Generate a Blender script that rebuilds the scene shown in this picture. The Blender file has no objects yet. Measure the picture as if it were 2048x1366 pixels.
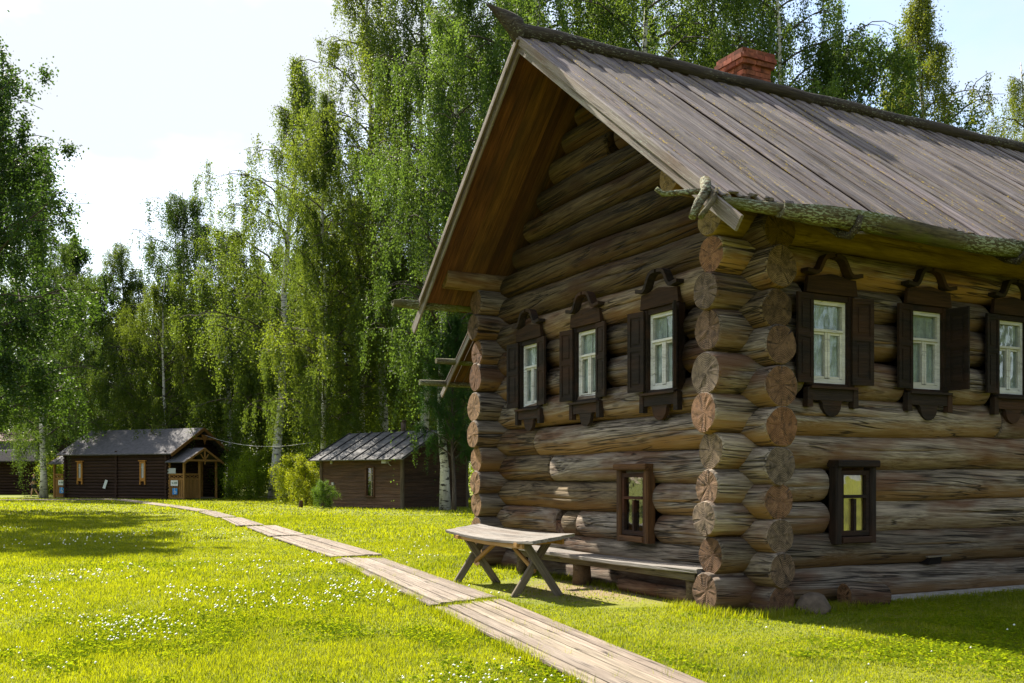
import bpy, math, random
import numpy as np
from mathutils import Vector, Matrix

R = math.radians
rng = np.random.default_rng(7)
random.seed(7)
sc = bpy.context.scene
COL = sc.collection

# ------------------------------------------------------------------ camera
CAM_H, F_PX, HOR = 1.6, 1990.0, 952.0          # eye height, focal length and horizon row in photo pixels
cam = bpy.data.cameras.new("camera")
cam_o = bpy.data.objects.new("camera", cam)
COL.objects.link(cam_o)
cam.sensor_width = 36.0
cam.lens = 36.0 * F_PX / 2048.0
cam.shift_y = (HOR - 683.0) / 2048.0
cam.clip_end = 3000
cam_o.location = (0, 0, CAM_H)
cam_o.rotation_euler = (R(90), 0, 0)
sc.camera = cam_o

# ------------------------------------------------------------------ light
SUN_AZ, SUN_EL = 39.0, 45.5                    # degrees left of straight ahead, and above the horizon
sun = bpy.data.lights.new("sun", 'SUN')
sun.energy = 5.0
sun.angle = R(0.53)
sun.color = (1.0, 0.93, 0.80)
sun_o = bpy.data.objects.new("sun", sun)
COL.objects.link(sun_o)
sd = Vector((-math.sin(R(SUN_AZ)) * math.cos(R(SUN_EL)), math.cos(R(SUN_AZ)) * math.cos(R(SUN_EL)), math.sin(R(SUN_EL))))
sun_o.rotation_euler = sd.to_track_quat('Z', 'Y').to_euler()
sun_o.location = sd * 60

w = bpy.data.worlds.new("World")
sc.world = w
w.use_nodes = True
wn = w.node_tree
wn.nodes.clear()
sky = wn.nodes.new('ShaderNodeTexSky')
sky.sky_type = 'NISHITA'
sky.sun_disc = False
sky.sun_elevation = R(SUN_EL)
sky.sun_rotation = R(-SUN_AZ)
sky.air_density = 1.0
sky.dust_density = 1.5
sky.ozone_density = 1.5
bg = wn.nodes.new('ShaderNodeBackground')
bg.inputs[1].default_value = 0.115
out = wn.nodes.new('ShaderNodeOutputWorld')
tcw = wn.nodes.new('ShaderNodeTexCoord')
mpw = wn.nodes.new('ShaderNodeMapping')
mpw.inputs['Scale'].default_value = (1.0, 1.0, 2.2)
mpw.inputs['Location'].default_value = (0.35, 0.2, 0.0)
nzw = wn.nodes.new('ShaderNodeTexNoise')
nzw.inputs['Scale'].default_value = 2.1
nzw.inputs['Detail'].default_value = 6
nzw.inputs['Roughness'].default_value = 0.52
rpw = wn.nodes.new('ShaderNodeValToRGB')
rpw.color_ramp.elements[0].position = 0.36
rpw.color_ramp.elements[1].position = 0.58
mxw = wn.nodes.new('ShaderNodeMixRGB')
mxw.inputs[2].default_value = (3.0, 3.2, 3.45, 1)      # thin sunlit cloud
L = wn.links.new
L(tcw.outputs['Generated'], mpw.inputs[0]); L(mpw.outputs[0], nzw.inputs['Vector'])
L(nzw.outputs['Fac'], rpw.inputs[0]); L(rpw.outputs[0], mxw.inputs[0])
L(sky.outputs[0], mxw.inputs[1]); L(mxw.outputs[0], bg.inputs[0]); L(bg.outputs[0], out.inputs[0])

vs = sc.view_settings
vs.view_transform = 'Standard'
vs.look = 'None'
vs.exposure = 1.45
vs.gamma = 1
vs.use_curve_mapping = False
sc.cycles.max_bounces = 7
sc.cycles.diffuse_bounces = 3
sc.cycles.glossy_bounces = 3
sc.cycles.transmission_bounces = 5
sc.cycles.transparent_max_bounces = 6
sc.cycles.use_denoising = True
sc.cycles.caustics_reflective = False
sc.cycles.caustics_refractive = False

# ------------------------------------------------------------------ pixel helpers
def gp(px, py, z=0.0):
    """photo pixel -> point on the horizontal plane at height z"""
    Y = F_PX * (CAM_H - z) / (py - HOR)
    return Vector(((px - 1024) / F_PX * Y, Y, z))

def atd(px, Y, z=0.0):
    return Vector(((px - 1024) / F_PX * Y, Y, z))

# ------------------------------------------------------------------ materials
class NT:
    def __init__(self, name):
        self.m = bpy.data.materials.new(name)
        self.m.use_nodes = True
        self.t = self.m.node_tree
        self.t.nodes.clear()
        self.out = self.n('ShaderNodeOutputMaterial')
    def n(self, typ, **kw):
        x = self.t.nodes.new(typ)
        for k, v in kw.items():
            setattr(x, k, v)
        return x
    def l(self, a, b):
        self.t.links.new(a, b)
    def setin(self, node, idx, v):
        if hasattr(v, 'links') or isinstance(v, bpy.types.NodeSocket):
            self.l(v, node.inputs[idx])
        else:
            node.inputs[idx].default_value = v
    def math(self, op, a, b=0.0, c=None):
        x = self.n('ShaderNodeMath', operation=op)
        self.setin(x, 0, a); self.setin(x, 1, b)
        if c is not None:
            self.setin(x, 2, c)
        return x.outputs[0]
    def mapping(self, vec, scale=(1, 1, 1), loc=(0, 0, 0)):
        x = self.n('ShaderNodeMapping')
        self.l(vec, x.inputs[0])
        x.inputs['Scale'].default_value = scale
        x.inputs['Location'].default_value = loc
        return x.outputs[0]
    def noise(self, vec, scale=1.0, detail=3.0, rough=0.5, dist=0.0):
        x = self.n('ShaderNodeTexNoise')
        self.l(vec, x.inputs['Vector'])
        x.inputs['Scale'].default_value = scale
        x.inputs['Detail'].default_value = detail
        x.inputs['Roughness'].default_value = rough
        x.inputs['Distortion'].default_value = dist
        return x.outputs['Fac']
    def rng(self, v, a, b, c=0.0, d=1.0):
        x = self.n('ShaderNodeMapRange')
        self.setin(x, 0, v)
        for i, q in zip((1, 2, 3, 4), (a, b, c, d)):
            x.inputs[i].default_value = q
        return x.outputs[0]
    def mix(self, f, a, b, mode='MIX'):
        x = self.n('ShaderNodeMixRGB', blend_type=mode)
        self.setin(x, 0, f)
        self.setin(x, 1, a if not isinstance(a, tuple) else (*a, 1))
        self.setin(x, 2, b if not isinstance(b, tuple) else (*b, 1))
        return x.outputs[0]
    def objcoord(self):
        tc = self.n('ShaderNodeTexCoord')
        oi = self.n('ShaderNodeObjectInfo')
        off = self.n('ShaderNodeVectorMath', operation='ADD')
        cmb = self.n('ShaderNodeCombineXYZ')
        self.l(self.math('MULTIPLY', oi.outputs['Random'], 61.0), cmb.inputs[0])
        self.l(tc.outputs['Object'], off.inputs[0]); self.l(cmb.outputs[0], off.inputs[1])
        return tc.outputs['Object'], off.outputs[0], oi
    def bsdf(self, col, rough=0.85, bump=None, bstr=0.4, bdist=0.01, spec=0.25):
        b = self.n('ShaderNodeBsdfPrincipled')
        self.setin(b, 'Base Color', col if not isinstance(col, tuple) else (*col, 1))
        self.setin(b, 'Roughness', rough)
        b.inputs['Specular IOR Level'].default_value = spec
        if bump is not None:
            bp = self.n('ShaderNodeBump')
            bp.inputs['Strength'].default_value = bstr
            bp.inputs['Distance'].default_value = bdist
            self.l(bump, bp.inputs['Height'])
            self.l(bp.outputs[0], b.inputs['Normal'])
        self.l(b.outputs[0], self.out.inputs[0])
        return b

def wood_mat(name, c1, c2, c3=None, grain=(1.0, 16, 16), crack=1.0, shear=0.0, warm=None, lichen=None,
             blotch=0.5, rough=0.88, bstr=0.55, crack_w=0.014, lichen_thr=(0.66, 0.70), knots=0.0):
    """weathered timber, grain along the piece's local X; the object's own colour multiplies it"""
    t = NT(name)
    oc, co, oi = t.objcoord()
    if shear:
        sp = t.n('ShaderNodeSeparateXYZ'); t.l(co, sp.inputs[0])
        cb = t.n('ShaderNodeCombineXYZ')
        wob = t.noise(t.mapping(co, (0.6, 1.5, 1.5)), 1.0, 1)
        sx = t.math('ADD', t.math('MULTIPLY', sp.outputs[0], shear), t.math('MULTIPLY', wob, 0.09))
        t.l(sp.outputs[0], cb.inputs[0]); t.l(t.math('ADD', sp.outputs[1], t.math('MULTIPLY', sx, 0.6)), cb.inputs[1])
        t.l(t.math('ADD', sp.outputs[2], sx), cb.inputs[2])
        co2 = cb.outputs[0]
    else:
        co2 = co
    g = t.noise(t.mapping(co2, grain), 1.0, 6, 0.68)
    fine = t.noise(t.mapping(co2, (grain[0] * 3, grain[1] * 5, grain[2] * 5)), 1.0, 3, 0.6)
    gg = t.math('ADD', t.math('MULTIPLY', g, 0.6), t.math('MULTIPLY', fine, 0.4))
    col = t.mix(t.rng(gg, 0.37, 0.64), c1, c2)
    if c3 is not None:
        bl = t.noise(t.mapping(co, (0.55, 1.6, 1.6)), 1.3, 3, 0.6)
        col = t.mix(t.math('MULTIPLY', t.rng(bl, 0.46, 0.64), blotch), col, c3)
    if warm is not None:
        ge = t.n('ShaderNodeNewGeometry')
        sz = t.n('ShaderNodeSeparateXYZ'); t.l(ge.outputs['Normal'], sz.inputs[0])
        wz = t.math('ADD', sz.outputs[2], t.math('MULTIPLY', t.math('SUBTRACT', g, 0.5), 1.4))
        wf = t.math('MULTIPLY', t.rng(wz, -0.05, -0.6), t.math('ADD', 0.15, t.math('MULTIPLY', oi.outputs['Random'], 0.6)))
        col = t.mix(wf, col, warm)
    height = gg
    if crack > 0:
        k = t.noise(t.mapping(co2, (grain[0] * 0.30, grain[1] * 0.62, grain[2] * 0.62), (3, 7, 1)), 1.0, 2.0, 0.5)
        line = t.rng(t.math('ABSOLUTE', t.math('SUBTRACT', k, 0.5)), 0.0, crack_w, 1.0, 0.0)
        msk = t.rng(t.noise(t.mapping(co, (0.9, 3, 3), (9, 2, 4)), 1.0, 2), 0.44, 0.54)
        line = t.math('MULTIPLY', t.math('MULTIPLY', line, msk), crack)
        col = t.mix(t.math('MULTIPLY', line, 0.85), col, (0.012, 0.009, 0.007))
        height = t.math('SUBTRACT', gg, t.math('MULTIPLY', line, 1.6))
    if knots > 0:
        v = t.n('ShaderNodeTexVoronoi'); t.l(t.mapping(co, (1.6, 5.5, 5.5)), v.inputs['Vector'])
        v.inputs['Scale'].default_value = 1.0
        kf = t.math('MULTIPLY', t.rng(v.outputs['Distance'], 0.10, 0.17, 1.0, 0.0), knots)
        col = t.mix(kf, col, (0.045, 0.03, 0.02))
    col = t.mix(1.0, col, oi.outputs['Color'], 'MULTIPLY')
    if lichen is not None:
        ln = t.noise(t.mapping(co, (16, 60, 60)), 1.0, 2, 0.6)
        lm = t.rng(t.noise(t.mapping(co, (0.7, 2, 2), (4, 4, 4)), 1.0, 2), 0.45, 0.6)
        lf = t.math('MULTIPLY', t.rng(ln, *lichen_thr), lm)
        col = t.mix(lf, col, lichen)
    t.bsdf(col, rough, height, bstr, 0.02)
    return t.m

def end_mat(name, c1, c2, dark=(0.015, 0.011, 0.008), alt=None):
    """sawn log end: growth rings round the axis, radial checks; local X is the axis"""
    t = NT(name)
    oc, co, oi = t.objcoord()
    yz = t.n('ShaderNodeVectorMath', operation='MULTIPLY'); t.l(oc, yz.inputs[0]); yz.inputs[1].default_value = (0, 1, 1)
    ln = t.n('ShaderNodeVectorMath', operation='LENGTH'); t.l(yz.outputs[0], ln.inputs[0])
    nm = t.n('ShaderNodeVectorMath', operation='NORMALIZE'); t.l(yz.outputs[0], nm.inputs[0])
    wob = t.noise(t.mapping(co, (1, 5, 5)), 1.0, 2)
    rr = t.math('ADD', ln.outputs['Value'], t.math('MULTIPLY', wob, 0.05))
    ring = t.math('SINE', t.math('MULTIPLY', rr, 330.0))
    big = t.noise(t.mapping(co, (2, 9, 9)), 1.0, 4, 0.65)
    pit = t.noise(t.mapping(co, (30, 60, 60)), 1.0, 3, 0.6)
    f = t.math('ADD', t.math('MULTIPLY', ring, 0.16), t.math('ADD', t.math('MULTIPLY', big, 0.8), t.math('MULTIPLY', pit, 0.35)))
    col = t.mix(t.rng(f, 0.32, 0.82), c1, c2)
    if alt is not None:
        col = t.mix(t.math('MULTIPLY', t.rng(oi.outputs['Random'], 0.35, 1.0), 0.65), col, t.mix(t.rng(f, 0.3, 0.85), tuple(x * .3 for x in alt), alt))
    off = t.n('ShaderNodeVectorMath', operation='ADD'); t.l(nm.outputs[0], off.inputs[0])
    cb = t.n('ShaderNodeCombineXYZ'); t.l(t.math('MULTIPLY', oi.outputs['Random'], 50.0), cb.inputs[0]); t.l(cb.outputs[0], off.inputs[1])
    rad = t.noise(off.outputs[0], 0.9, 2, 0.5)
    ck = t.rng(t.math('ABSOLUTE', t.math('SUBTRACT', rad, 0.5)), 0.0, 0.016, 1.0, 0.0)
    ck = t.math('MULTIPLY', ck, t.rng(big, 0.44, 0.56))
    col = t.mix(t.math('MULTIPLY', ck, 0.9), col, dark)
    edge = t.rng(t.noise(t.mapping(co, (3, 14, 14)), 1.0, 2), 0.5, 0.7)
    col = t.mix(t.math('MULTIPLY', edge, 0.6), col, dark)
    col = t.mix(1.0, col, oi.outputs['Color'], 'MULTIPLY')
    h = t.math('SUBTRACT', f, t.math('MULTIPLY', ck, 2.0))
    t.bsdf(col, 0.92, h, 0.6, 0.015)
    return t.m

def plain_mat(name, col, rough=0.7, var=0.25, scale=6.0, bstr=0.2, metallic=0.0):
    t = NT(name)
    oc, co, oi = t.objcoord()
    n = t.noise(co, scale, 5, 0.6)
    dark = tuple(c * (1 - var) for c in col); lite = tuple(min(1, c * (1 + var)) for c in col)
    c = t.mix(1.0, t.mix(t.rng(n, 0.3, 0.7), dark, lite), oi.outputs['Color'], 'MULTIPLY')
    b = t.bsdf(c, rough, n, bstr, 0.01)
    b.inputs['Metallic'].default_value = metallic
    return t.m

def leaf_mat(name, c1, c2, tr, tmix=0.5, spec=0.22):
    t = NT(name)
    oc, co, oi = t.objcoord()
    ge = t.n('ShaderNodeNewGeometry')
    n = t.noise(t.mapping(oc, (0.35, 0.35, 0.35)), 1.0, 2)
    f = t.math('ADD', t.math('MULTIPLY', ge.outputs['Random Per Island'], 0.6), t.math('MULTIPLY', t.rng(n, 0.35, 0.65), 0.5))
    col = t.mix(f, c1, c2)
    col = t.mix(1.0, col, oi.outputs['Color'], 'MULTIPLY')
    trc = t.mix(1.0, t.mix(f, tuple(x * 0.75 for x in tr), tr), oi.outputs['Color'], 'MULTIPLY')
    b = t.n('ShaderNodeBsdfPrincipled')
    t.l(col, b.inputs['Base Color']); b.inputs['Roughness'].default_value = 0.55
    b.inputs['Specular IOR Level'].default_value = spec
    tl = t.n('ShaderNodeBsdfTranslucent'); t.l(trc, tl.inputs[0])
    mx = t.n('ShaderNodeMixShader'); mx.inputs[0].default_value = tmix
    t.l(b.outputs[0], mx.inputs[1]); t.l(tl.outputs[0], mx.inputs[2]); t.l(mx.outputs[0], t.out.inputs[0])
    return t.m

def glass_mat(name):
    t = NT(name)
    tr = t.n('ShaderNodeBsdfTransparent'); tr.inputs[0].default_value = (0.90, 0.93, 0.91, 1)
    gl = t.n('ShaderNodeBsdfGlossy'); gl.inputs['Roughness'].default_value = 0.03
    gl.inputs[0].default_value = (0.95, 0.97, 1, 1)
    tc = t.n('ShaderNodeTexCoord')
    nz = t.noise(tc.outputs['Object'], 5.0, 1)
    bp = t.n('ShaderNodeBump'); bp.inputs['Strength'].default_value = 0.06; bp.inputs['Distance'].default_value = 0.05
    t.l(nz, bp.inputs['Height']); t.l(bp.outputs[0], gl.inputs['Normal'])
    fr = t.n('ShaderNodeFresnel'); fr.inputs[0].default_value = 1.5
    f = t.math('ADD', t.math('MULTIPLY', fr.outputs[0], 1.6), 0.10)
    ge = t.n('ShaderNodeNewGeometry')
    f = t.math('MULTIPLY', f, t.math('SUBTRACT', 1.0, ge.outputs['Backfacing']))
    mx = t.n('ShaderNodeMixShader'); t.l(f, mx.inputs[0])
    t.l(tr.outputs[0], mx.inputs[1]); t.l(gl.outputs[0], mx.inputs[2]); t.l(mx.outputs[0], t.out.inputs[0])
    return t.m

def bark_mat(name, light, dark, birch=True):
    t = NT(name)
    oc, co, oi = t.objcoord()
    if birch:
        a = t.noise(t.mapping(co, (2.2, 2.2, 9)), 1.0, 4, 0.65)
        f = t.rng(a, 0.52, 0.60)
        sp = t.n('ShaderNodeSeparateXYZ'); t.l(oc, sp.inputs[0])
        low = t.rng(t.math('ADD', sp.outputs[2], t.math('MULTIPLY', t.noise(t.mapping(co, (5, 5, 2)), 1.0, 3), 4.0)), 1.2, 3.6, 0.85, 0.0)
        f = t.math('MAXIMUM', f, low)
    else:
        a = t.noise(t.mapping(co, (12, 12, 2.0)), 1.0, 4, 0.65)
        f = t.rng(a, 0.35, 0.65)
    col = t.mix(1.0, t.mix(f, light, dark), oi.outputs['Color'], 'MULTIPLY')
    t.bsdf(col, 0.85, a, 0.5, 0.03)
    return t.m

M = {}
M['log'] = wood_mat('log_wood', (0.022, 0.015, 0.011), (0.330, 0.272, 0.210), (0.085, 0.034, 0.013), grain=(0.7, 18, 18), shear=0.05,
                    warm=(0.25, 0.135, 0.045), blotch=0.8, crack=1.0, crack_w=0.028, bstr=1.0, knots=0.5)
M['log_end'] = end_mat('log_sawn_end', (0.030, 0.021, 0.015), (0.215, 0.155, 0.105), alt=(0.27, 0.105, 0.035))
M['log_end_warm'] = end_mat('log_sawn_end_fresh', (0.13, 0.062, 0.026), (0.42, 0.25, 0.125))
M['yellow_log'] = wood_mat('oiled_log_wood', (0.12, 0.075, 0.02), (0.29, 0.19, 0.055), (0.10, 0.05, 0.015), grain=(0.7, 9, 9), shear=0.08,
                           blotch=0.5, crack=0.7)
M['yellow_end'] = end_mat('oiled_log_end', (0.12, 0.08, 0.03), (0.30, 0.21, 0.09))
M['roof'] = wood_mat('roof_board_wood', (0.070, 0.055, 0.053), (0.30, 0.258, 0.248), (0.085, 0.066, 0.058), grain=(0.6, 22, 22), crack=0.9,
                     blotch=0.75, crack_w=0.03, lichen=(0.42, 0.29, 0.02), lichen_thr=(0.60, 0.64), knots=0.7)
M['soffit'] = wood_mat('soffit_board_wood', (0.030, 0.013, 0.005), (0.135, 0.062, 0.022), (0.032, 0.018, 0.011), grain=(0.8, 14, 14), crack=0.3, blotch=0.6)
M['barge'] = wood_mat('verge_board_wood', (0.10, 0.080, 0.070), (0.34, 0.30, 0.28), (0.15, 0.09, 0.06), grain=(0.9, 20, 20), crack=0.9,
                      lichen=(0.30, 0.33, 0.28), lichen_thr=(0.62, 0.68))
M['moss'] = wood_mat('mossy_log_wood', (0.035, 0.028, 0.016), (0.13, 0.105, 0.06), (0.085, 0.10, 0.012), grain=(2.0, 14, 14), crack=0.6, blotch=0.9,
                     lichen=(0.26, 0.29, 0.21), lichen_thr=(0.50, 0.58), bstr=1.0)
M['ridge'] = wood_mat('ridge_log_wood', (0.018, 0.014, 0.011), (0.075, 0.058, 0.045), (0.05, 0.04, 0.03), grain=(1.5, 14, 14), crack=0.9,
                      lichen=(0.24, 0.25, 0.19), lichen_thr=(0.58, 0.66), bstr=1.0)
M['dark'] = wood_mat('dark_stained_wood', (0.007, 0.005, 0.004), (0.030, 0.020, 0.015), (0.060, 0.024, 0.009), grain=(1.2, 20, 20), crack=0.5, blotch=0.5)
M['brown'] = wood_mat('brown_frame_wood', (0.045, 0.020, 0.008), (0.16, 0.075, 0.028), (0.05, 0.03, 0.02), grain=(1.2, 20, 20), crack=0.6)
M['grey'] = wood_mat('grey_bare_wood', (0.10, 0.09, 0.08), (0.30, 0.275, 0.25), (0.17, 0.13, 0.10), grain=(1.0, 22, 22), crack=0.9, knots=0.3)
M['leg'] = wood_mat('trestle_wood', (0.08, 0.065, 0.045), (0.25, 0.21, 0.15), (0.12, 0.08, 0.05), grain=(1.2, 20, 20), crack=0.9)
M['fresh'] = wood_mat('new_pine_wood', (0.33, 0.20, 0.07), (0.55, 0.38, 0.18), (0.30, 0.19, 0.08), grain=(1.0, 18, 18), crack=0.2)
M['walk'] = wood_mat('boardwalk_wood', (0.13, 0.105, 0.085), (0.34, 0.285, 0.235), (0.18, 0.14, 0.11), grain=(0.9, 20, 20), crack=1.0, knots=0.3)
M['white'] = wood_mat('worn_white_paint', (0.46, 0.46, 0.46), (0.70, 0.70, 0.70), (0.42, 0.37, 0.30), grain=(2.0, 14, 14), crack=0.5, blotch=0.4, rough=0.6)
M['glass'] = glass_mat('window_glass')
M['curtain'] = plain_mat('net_curtain_cloth', (0.50, 0.53, 0.53), 0.9, 0.35, 7)
M['yellow_curtain'] = plain_mat('yellow_curtain_cloth', (0.88, 0.60, 0.17), 0.9, 0.2, 5)
M['interior'] = plain_mat('dark_room_boards', (0.07, 0.05, 0.035), 0.9, 0.3, 3)
M['brick'] = plain_mat('red_chimney_brick', (0.22, 0.070, 0.042), 0.95, 0.6, 7, 0.8)
M['mortar'] = plain_mat('lime_mortar', (0.45, 0.42, 0.38), 0.95, 0.3, 12)
M['stone'] = plain_mat('boulder_stone', (0.12, 0.09, 0.065), 0.9, 0.45, 7, 0.6)
M['sand'] = plain_mat('pale_footing_sand', (0.30, 0.28, 0.25), 0.95, 0.35, 9, 0.6)
M['cabin_log'] = wood_mat('stained_cabin_log', (0.018, 0.009, 0.006), (0.060, 0.030, 0.018), (0.035, 0.02, 0.013), grain=(1, 12, 12), crack=0.3)
M['shed_board'] = wood_mat('shed_cladding_wood', (0.050, 0.026, 0.015), (0.15, 0.085, 0.05), (0.07, 0.05, 0.035), grain=(0.8, 14, 14), crack=0.6)
M['shingle'] = plain_mat('roofing_felt', (0.105, 0.098, 0.105), 0.85, 0.3, 5, 0.4)
M['tin'] = plain_mat('weathered_roof_sheet', (0.12, 0.115, 0.115), 0.85, 0.6, 2.0, 0.3)
M['redroof'] = plain_mat('red_brown_roof_sheet', (0.11, 0.045, 0.04), 0.8, 0.25, 3)
M['pine'] = wood_mat('varnished_pine', (0.22, 0.11, 0.03), (0.42, 0.23, 0.07), (0.30, 0.16, 0.05), grain=(1, 12, 12), crack=0.1)
M['signwhite'] = plain_mat('white_sign_paint', (0.70, 0.70, 0.64), 0.5, 0.05)
M['signblue'] = plain_mat('blue_sign_paint', (0.03, 0.25, 0.60), 0.5, 0.05)
M['signgreen'] = plain_mat('dark_sign_print', (0.05, 0.13, 0.07), 0.6, 0.1)
M['pipe'] = plain_mat('rusty_stove_pipe', (0.10, 0.07, 0.055), 0.7, 0.4, 6)
M['cable'] = plain_mat('grey_cable', (0.35, 0.35, 0.35), 0.6, 0.1)
M['lamp'] = plain_mat('grey_lamp_housing', (0.45, 0.46, 0.46), 0.5, 0.1)
M['birch_bark'] = bark_mat('birch_bark', (0.62, 0.59, 0.53), (0.045, 0.038, 0.032), True)
M['dark_bark'] = bark_mat('dark_bark', (0.11, 0.085, 0.065), (0.028, 0.021, 0.016), False)
M['leaf'] = leaf_mat('birch_leaf', (0.018, 0.043, 0.010), (0.070, 0.110, 0.020), (0.22, 0.29, 0.030), 0.46)
M['leaf_dark'] = leaf_mat('broad_leaf', (0.012, 0.034, 0.010), (0.045, 0.080, 0.018), (0.14, 0.22, 0.024), 0.42)
M['leaf_bright'] = leaf_mat('young_leaf', (0.05, 0.10, 0.010), (0.12, 0.17, 0.018), (0.36, 0.44, 0.022), 0.52)
M['clover'] = leaf_mat('clover_leaf', (0.05, 0.10, 0.006), (0.13, 0.175, 0.008), (0.36, 0.44, 0.008), 0.5, spec=0.0)
M['skin'] = plain_mat('skin', (0.55, 0.33, 0.24), 0.6, 0.08)
M['shirt'] = plain_mat('dark_green_shirt', (0.05, 0.10, 0.09), 0.9, 0.15)
M['shorts'] = plain_mat('dark_shorts', (0.03, 0.035, 0.045), 0.9, 0.15)
M['hair'] = plain_mat('reddish_hair', (0.25, 0.11, 0.05), 0.8, 0.2)
M['petal'] = plain_mat('clover_petal', (0.80, 0.80, 0.70), 0.8, 0.15, 40)
M['pinkflower'] = plain_mat('pale_pink_flower', (0.70, 0.55, 0.62), 0.8, 0.15, 40)

def grass_mat():
    t = NT('grass_blade')
    tc = t.n('ShaderNodeTexCoord'); ge = t.n('ShaderNodeNewGeometry')
    n = t.noise(t.mapping(tc.outputs['Object'], (0.45, 0.45, 0.45)), 1.0, 4, 0.6)
    n2 = t.noise(t.mapping(tc.outputs['Object'], (2.4, 2.4, 2.4)), 1.0, 3, 0.6)
    f = t.math('ADD', t.math('MULTIPLY', ge.outputs['Random Per Island'], 0.5),
               t.math('ADD', t.math('MULTIPLY', t.rng(n, 0.38, 0.62), 0.35), t.math('MULTIPLY', t.rng(n2, 0.38, 0.62), 0.35)))
    col = t.mix(f, (0.035, 0.075, 0.004), (0.163, 0.190, 0.006))
    dry = t.math('MULTIPLY', t.rng(t.noise(t.mapping(tc.outputs['Object'], (1.1, 1.1, 1.1), (5, 3, 0)), 1.0, 3, 0.6), 0.55, 0.68), 0.55)
    col = t.mix(dry, col, (0.26, 0.22, 0.045))
    straw = t.rng(ge.outputs['Random Per Island'], 0.93, 0.94)
    col = t.mix(t.math('MULTIPLY', straw, 0.8), col, (0.34, 0.29, 0.10))
    trc = t.mix(f, (0.20, 0.26, 0.003), (0.50, 0.525, 0.006))
    b = t.n('ShaderNodeBsdfPrincipled'); t.l(col, b.inputs['Base Color'])
    b.inputs['Roughness'].default_value = 0.55; b.inputs['Specular IOR Level'].default_value = 0.25
    tl = t.n('ShaderNodeBsdfTranslucent'); t.l(trc, tl.inputs[0])
    mx = t.n('ShaderNodeMixShader'); mx.inputs[0].default_value = 0.5
    t.l(b.outputs[0], mx.inputs[1]); t.l(tl.outputs[0], mx.inputs[2]); t.l(mx.outputs[0], t.out.inputs[0])
    return t.m
M['grass'] = grass_mat()

def ground_mat():
    t = NT('lawn_soil')
    tc = t.n('ShaderNodeTexCoord')
    o = tc.outputs['Object']
    n = t.noise(t.mapping(o, (0.45, 0.45, 0.45)), 1.0, 4, 0.6)
    n2 = t.noise(t.mapping(o, (6, 6, 6)), 1.0, 4, 0.7)
    n3 = t.noise(t.mapping(o, (45, 45, 45)), 1.0, 3, 0.7)
    f = t.math('ADD', t.math('MULTIPLY', n, 0.4), t.math('ADD', t.math('MULTIPLY', n2, 0.3), t.math('MULTIPLY', n3, 0.3)))
    col = t.mix(t.rng(f, 0.36, 0.64), (0.075, 0.105, 0.005), (0.21, 0.215, 0.011))
    # bare trodden earth in front of the bench
    sp = t.n('ShaderNodeVectorMath', operation='DISTANCE'); t.l(t.mapping(o, (1, 1, 1)), sp.inputs[0]); sp.inputs[1].default_value = (1.35, 14.0, 0)
    bare = t.math('MULTIPLY', t.rng(t.math('ADD', sp.outputs['Value'], t.math('MULTIPLY', n2, 3.0)), 2.0, 3.2, 1.0, 0.0), 0.9)
    col = t.mix(bare, col, t.mix(n3, (0.13, 0.085, 0.05), (0.34, 0.25, 0.165)))
    t.bsdf(col, 0.95, f, 0.7, 0.03)
    return t.m
M['ground'] = ground_mat()

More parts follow.
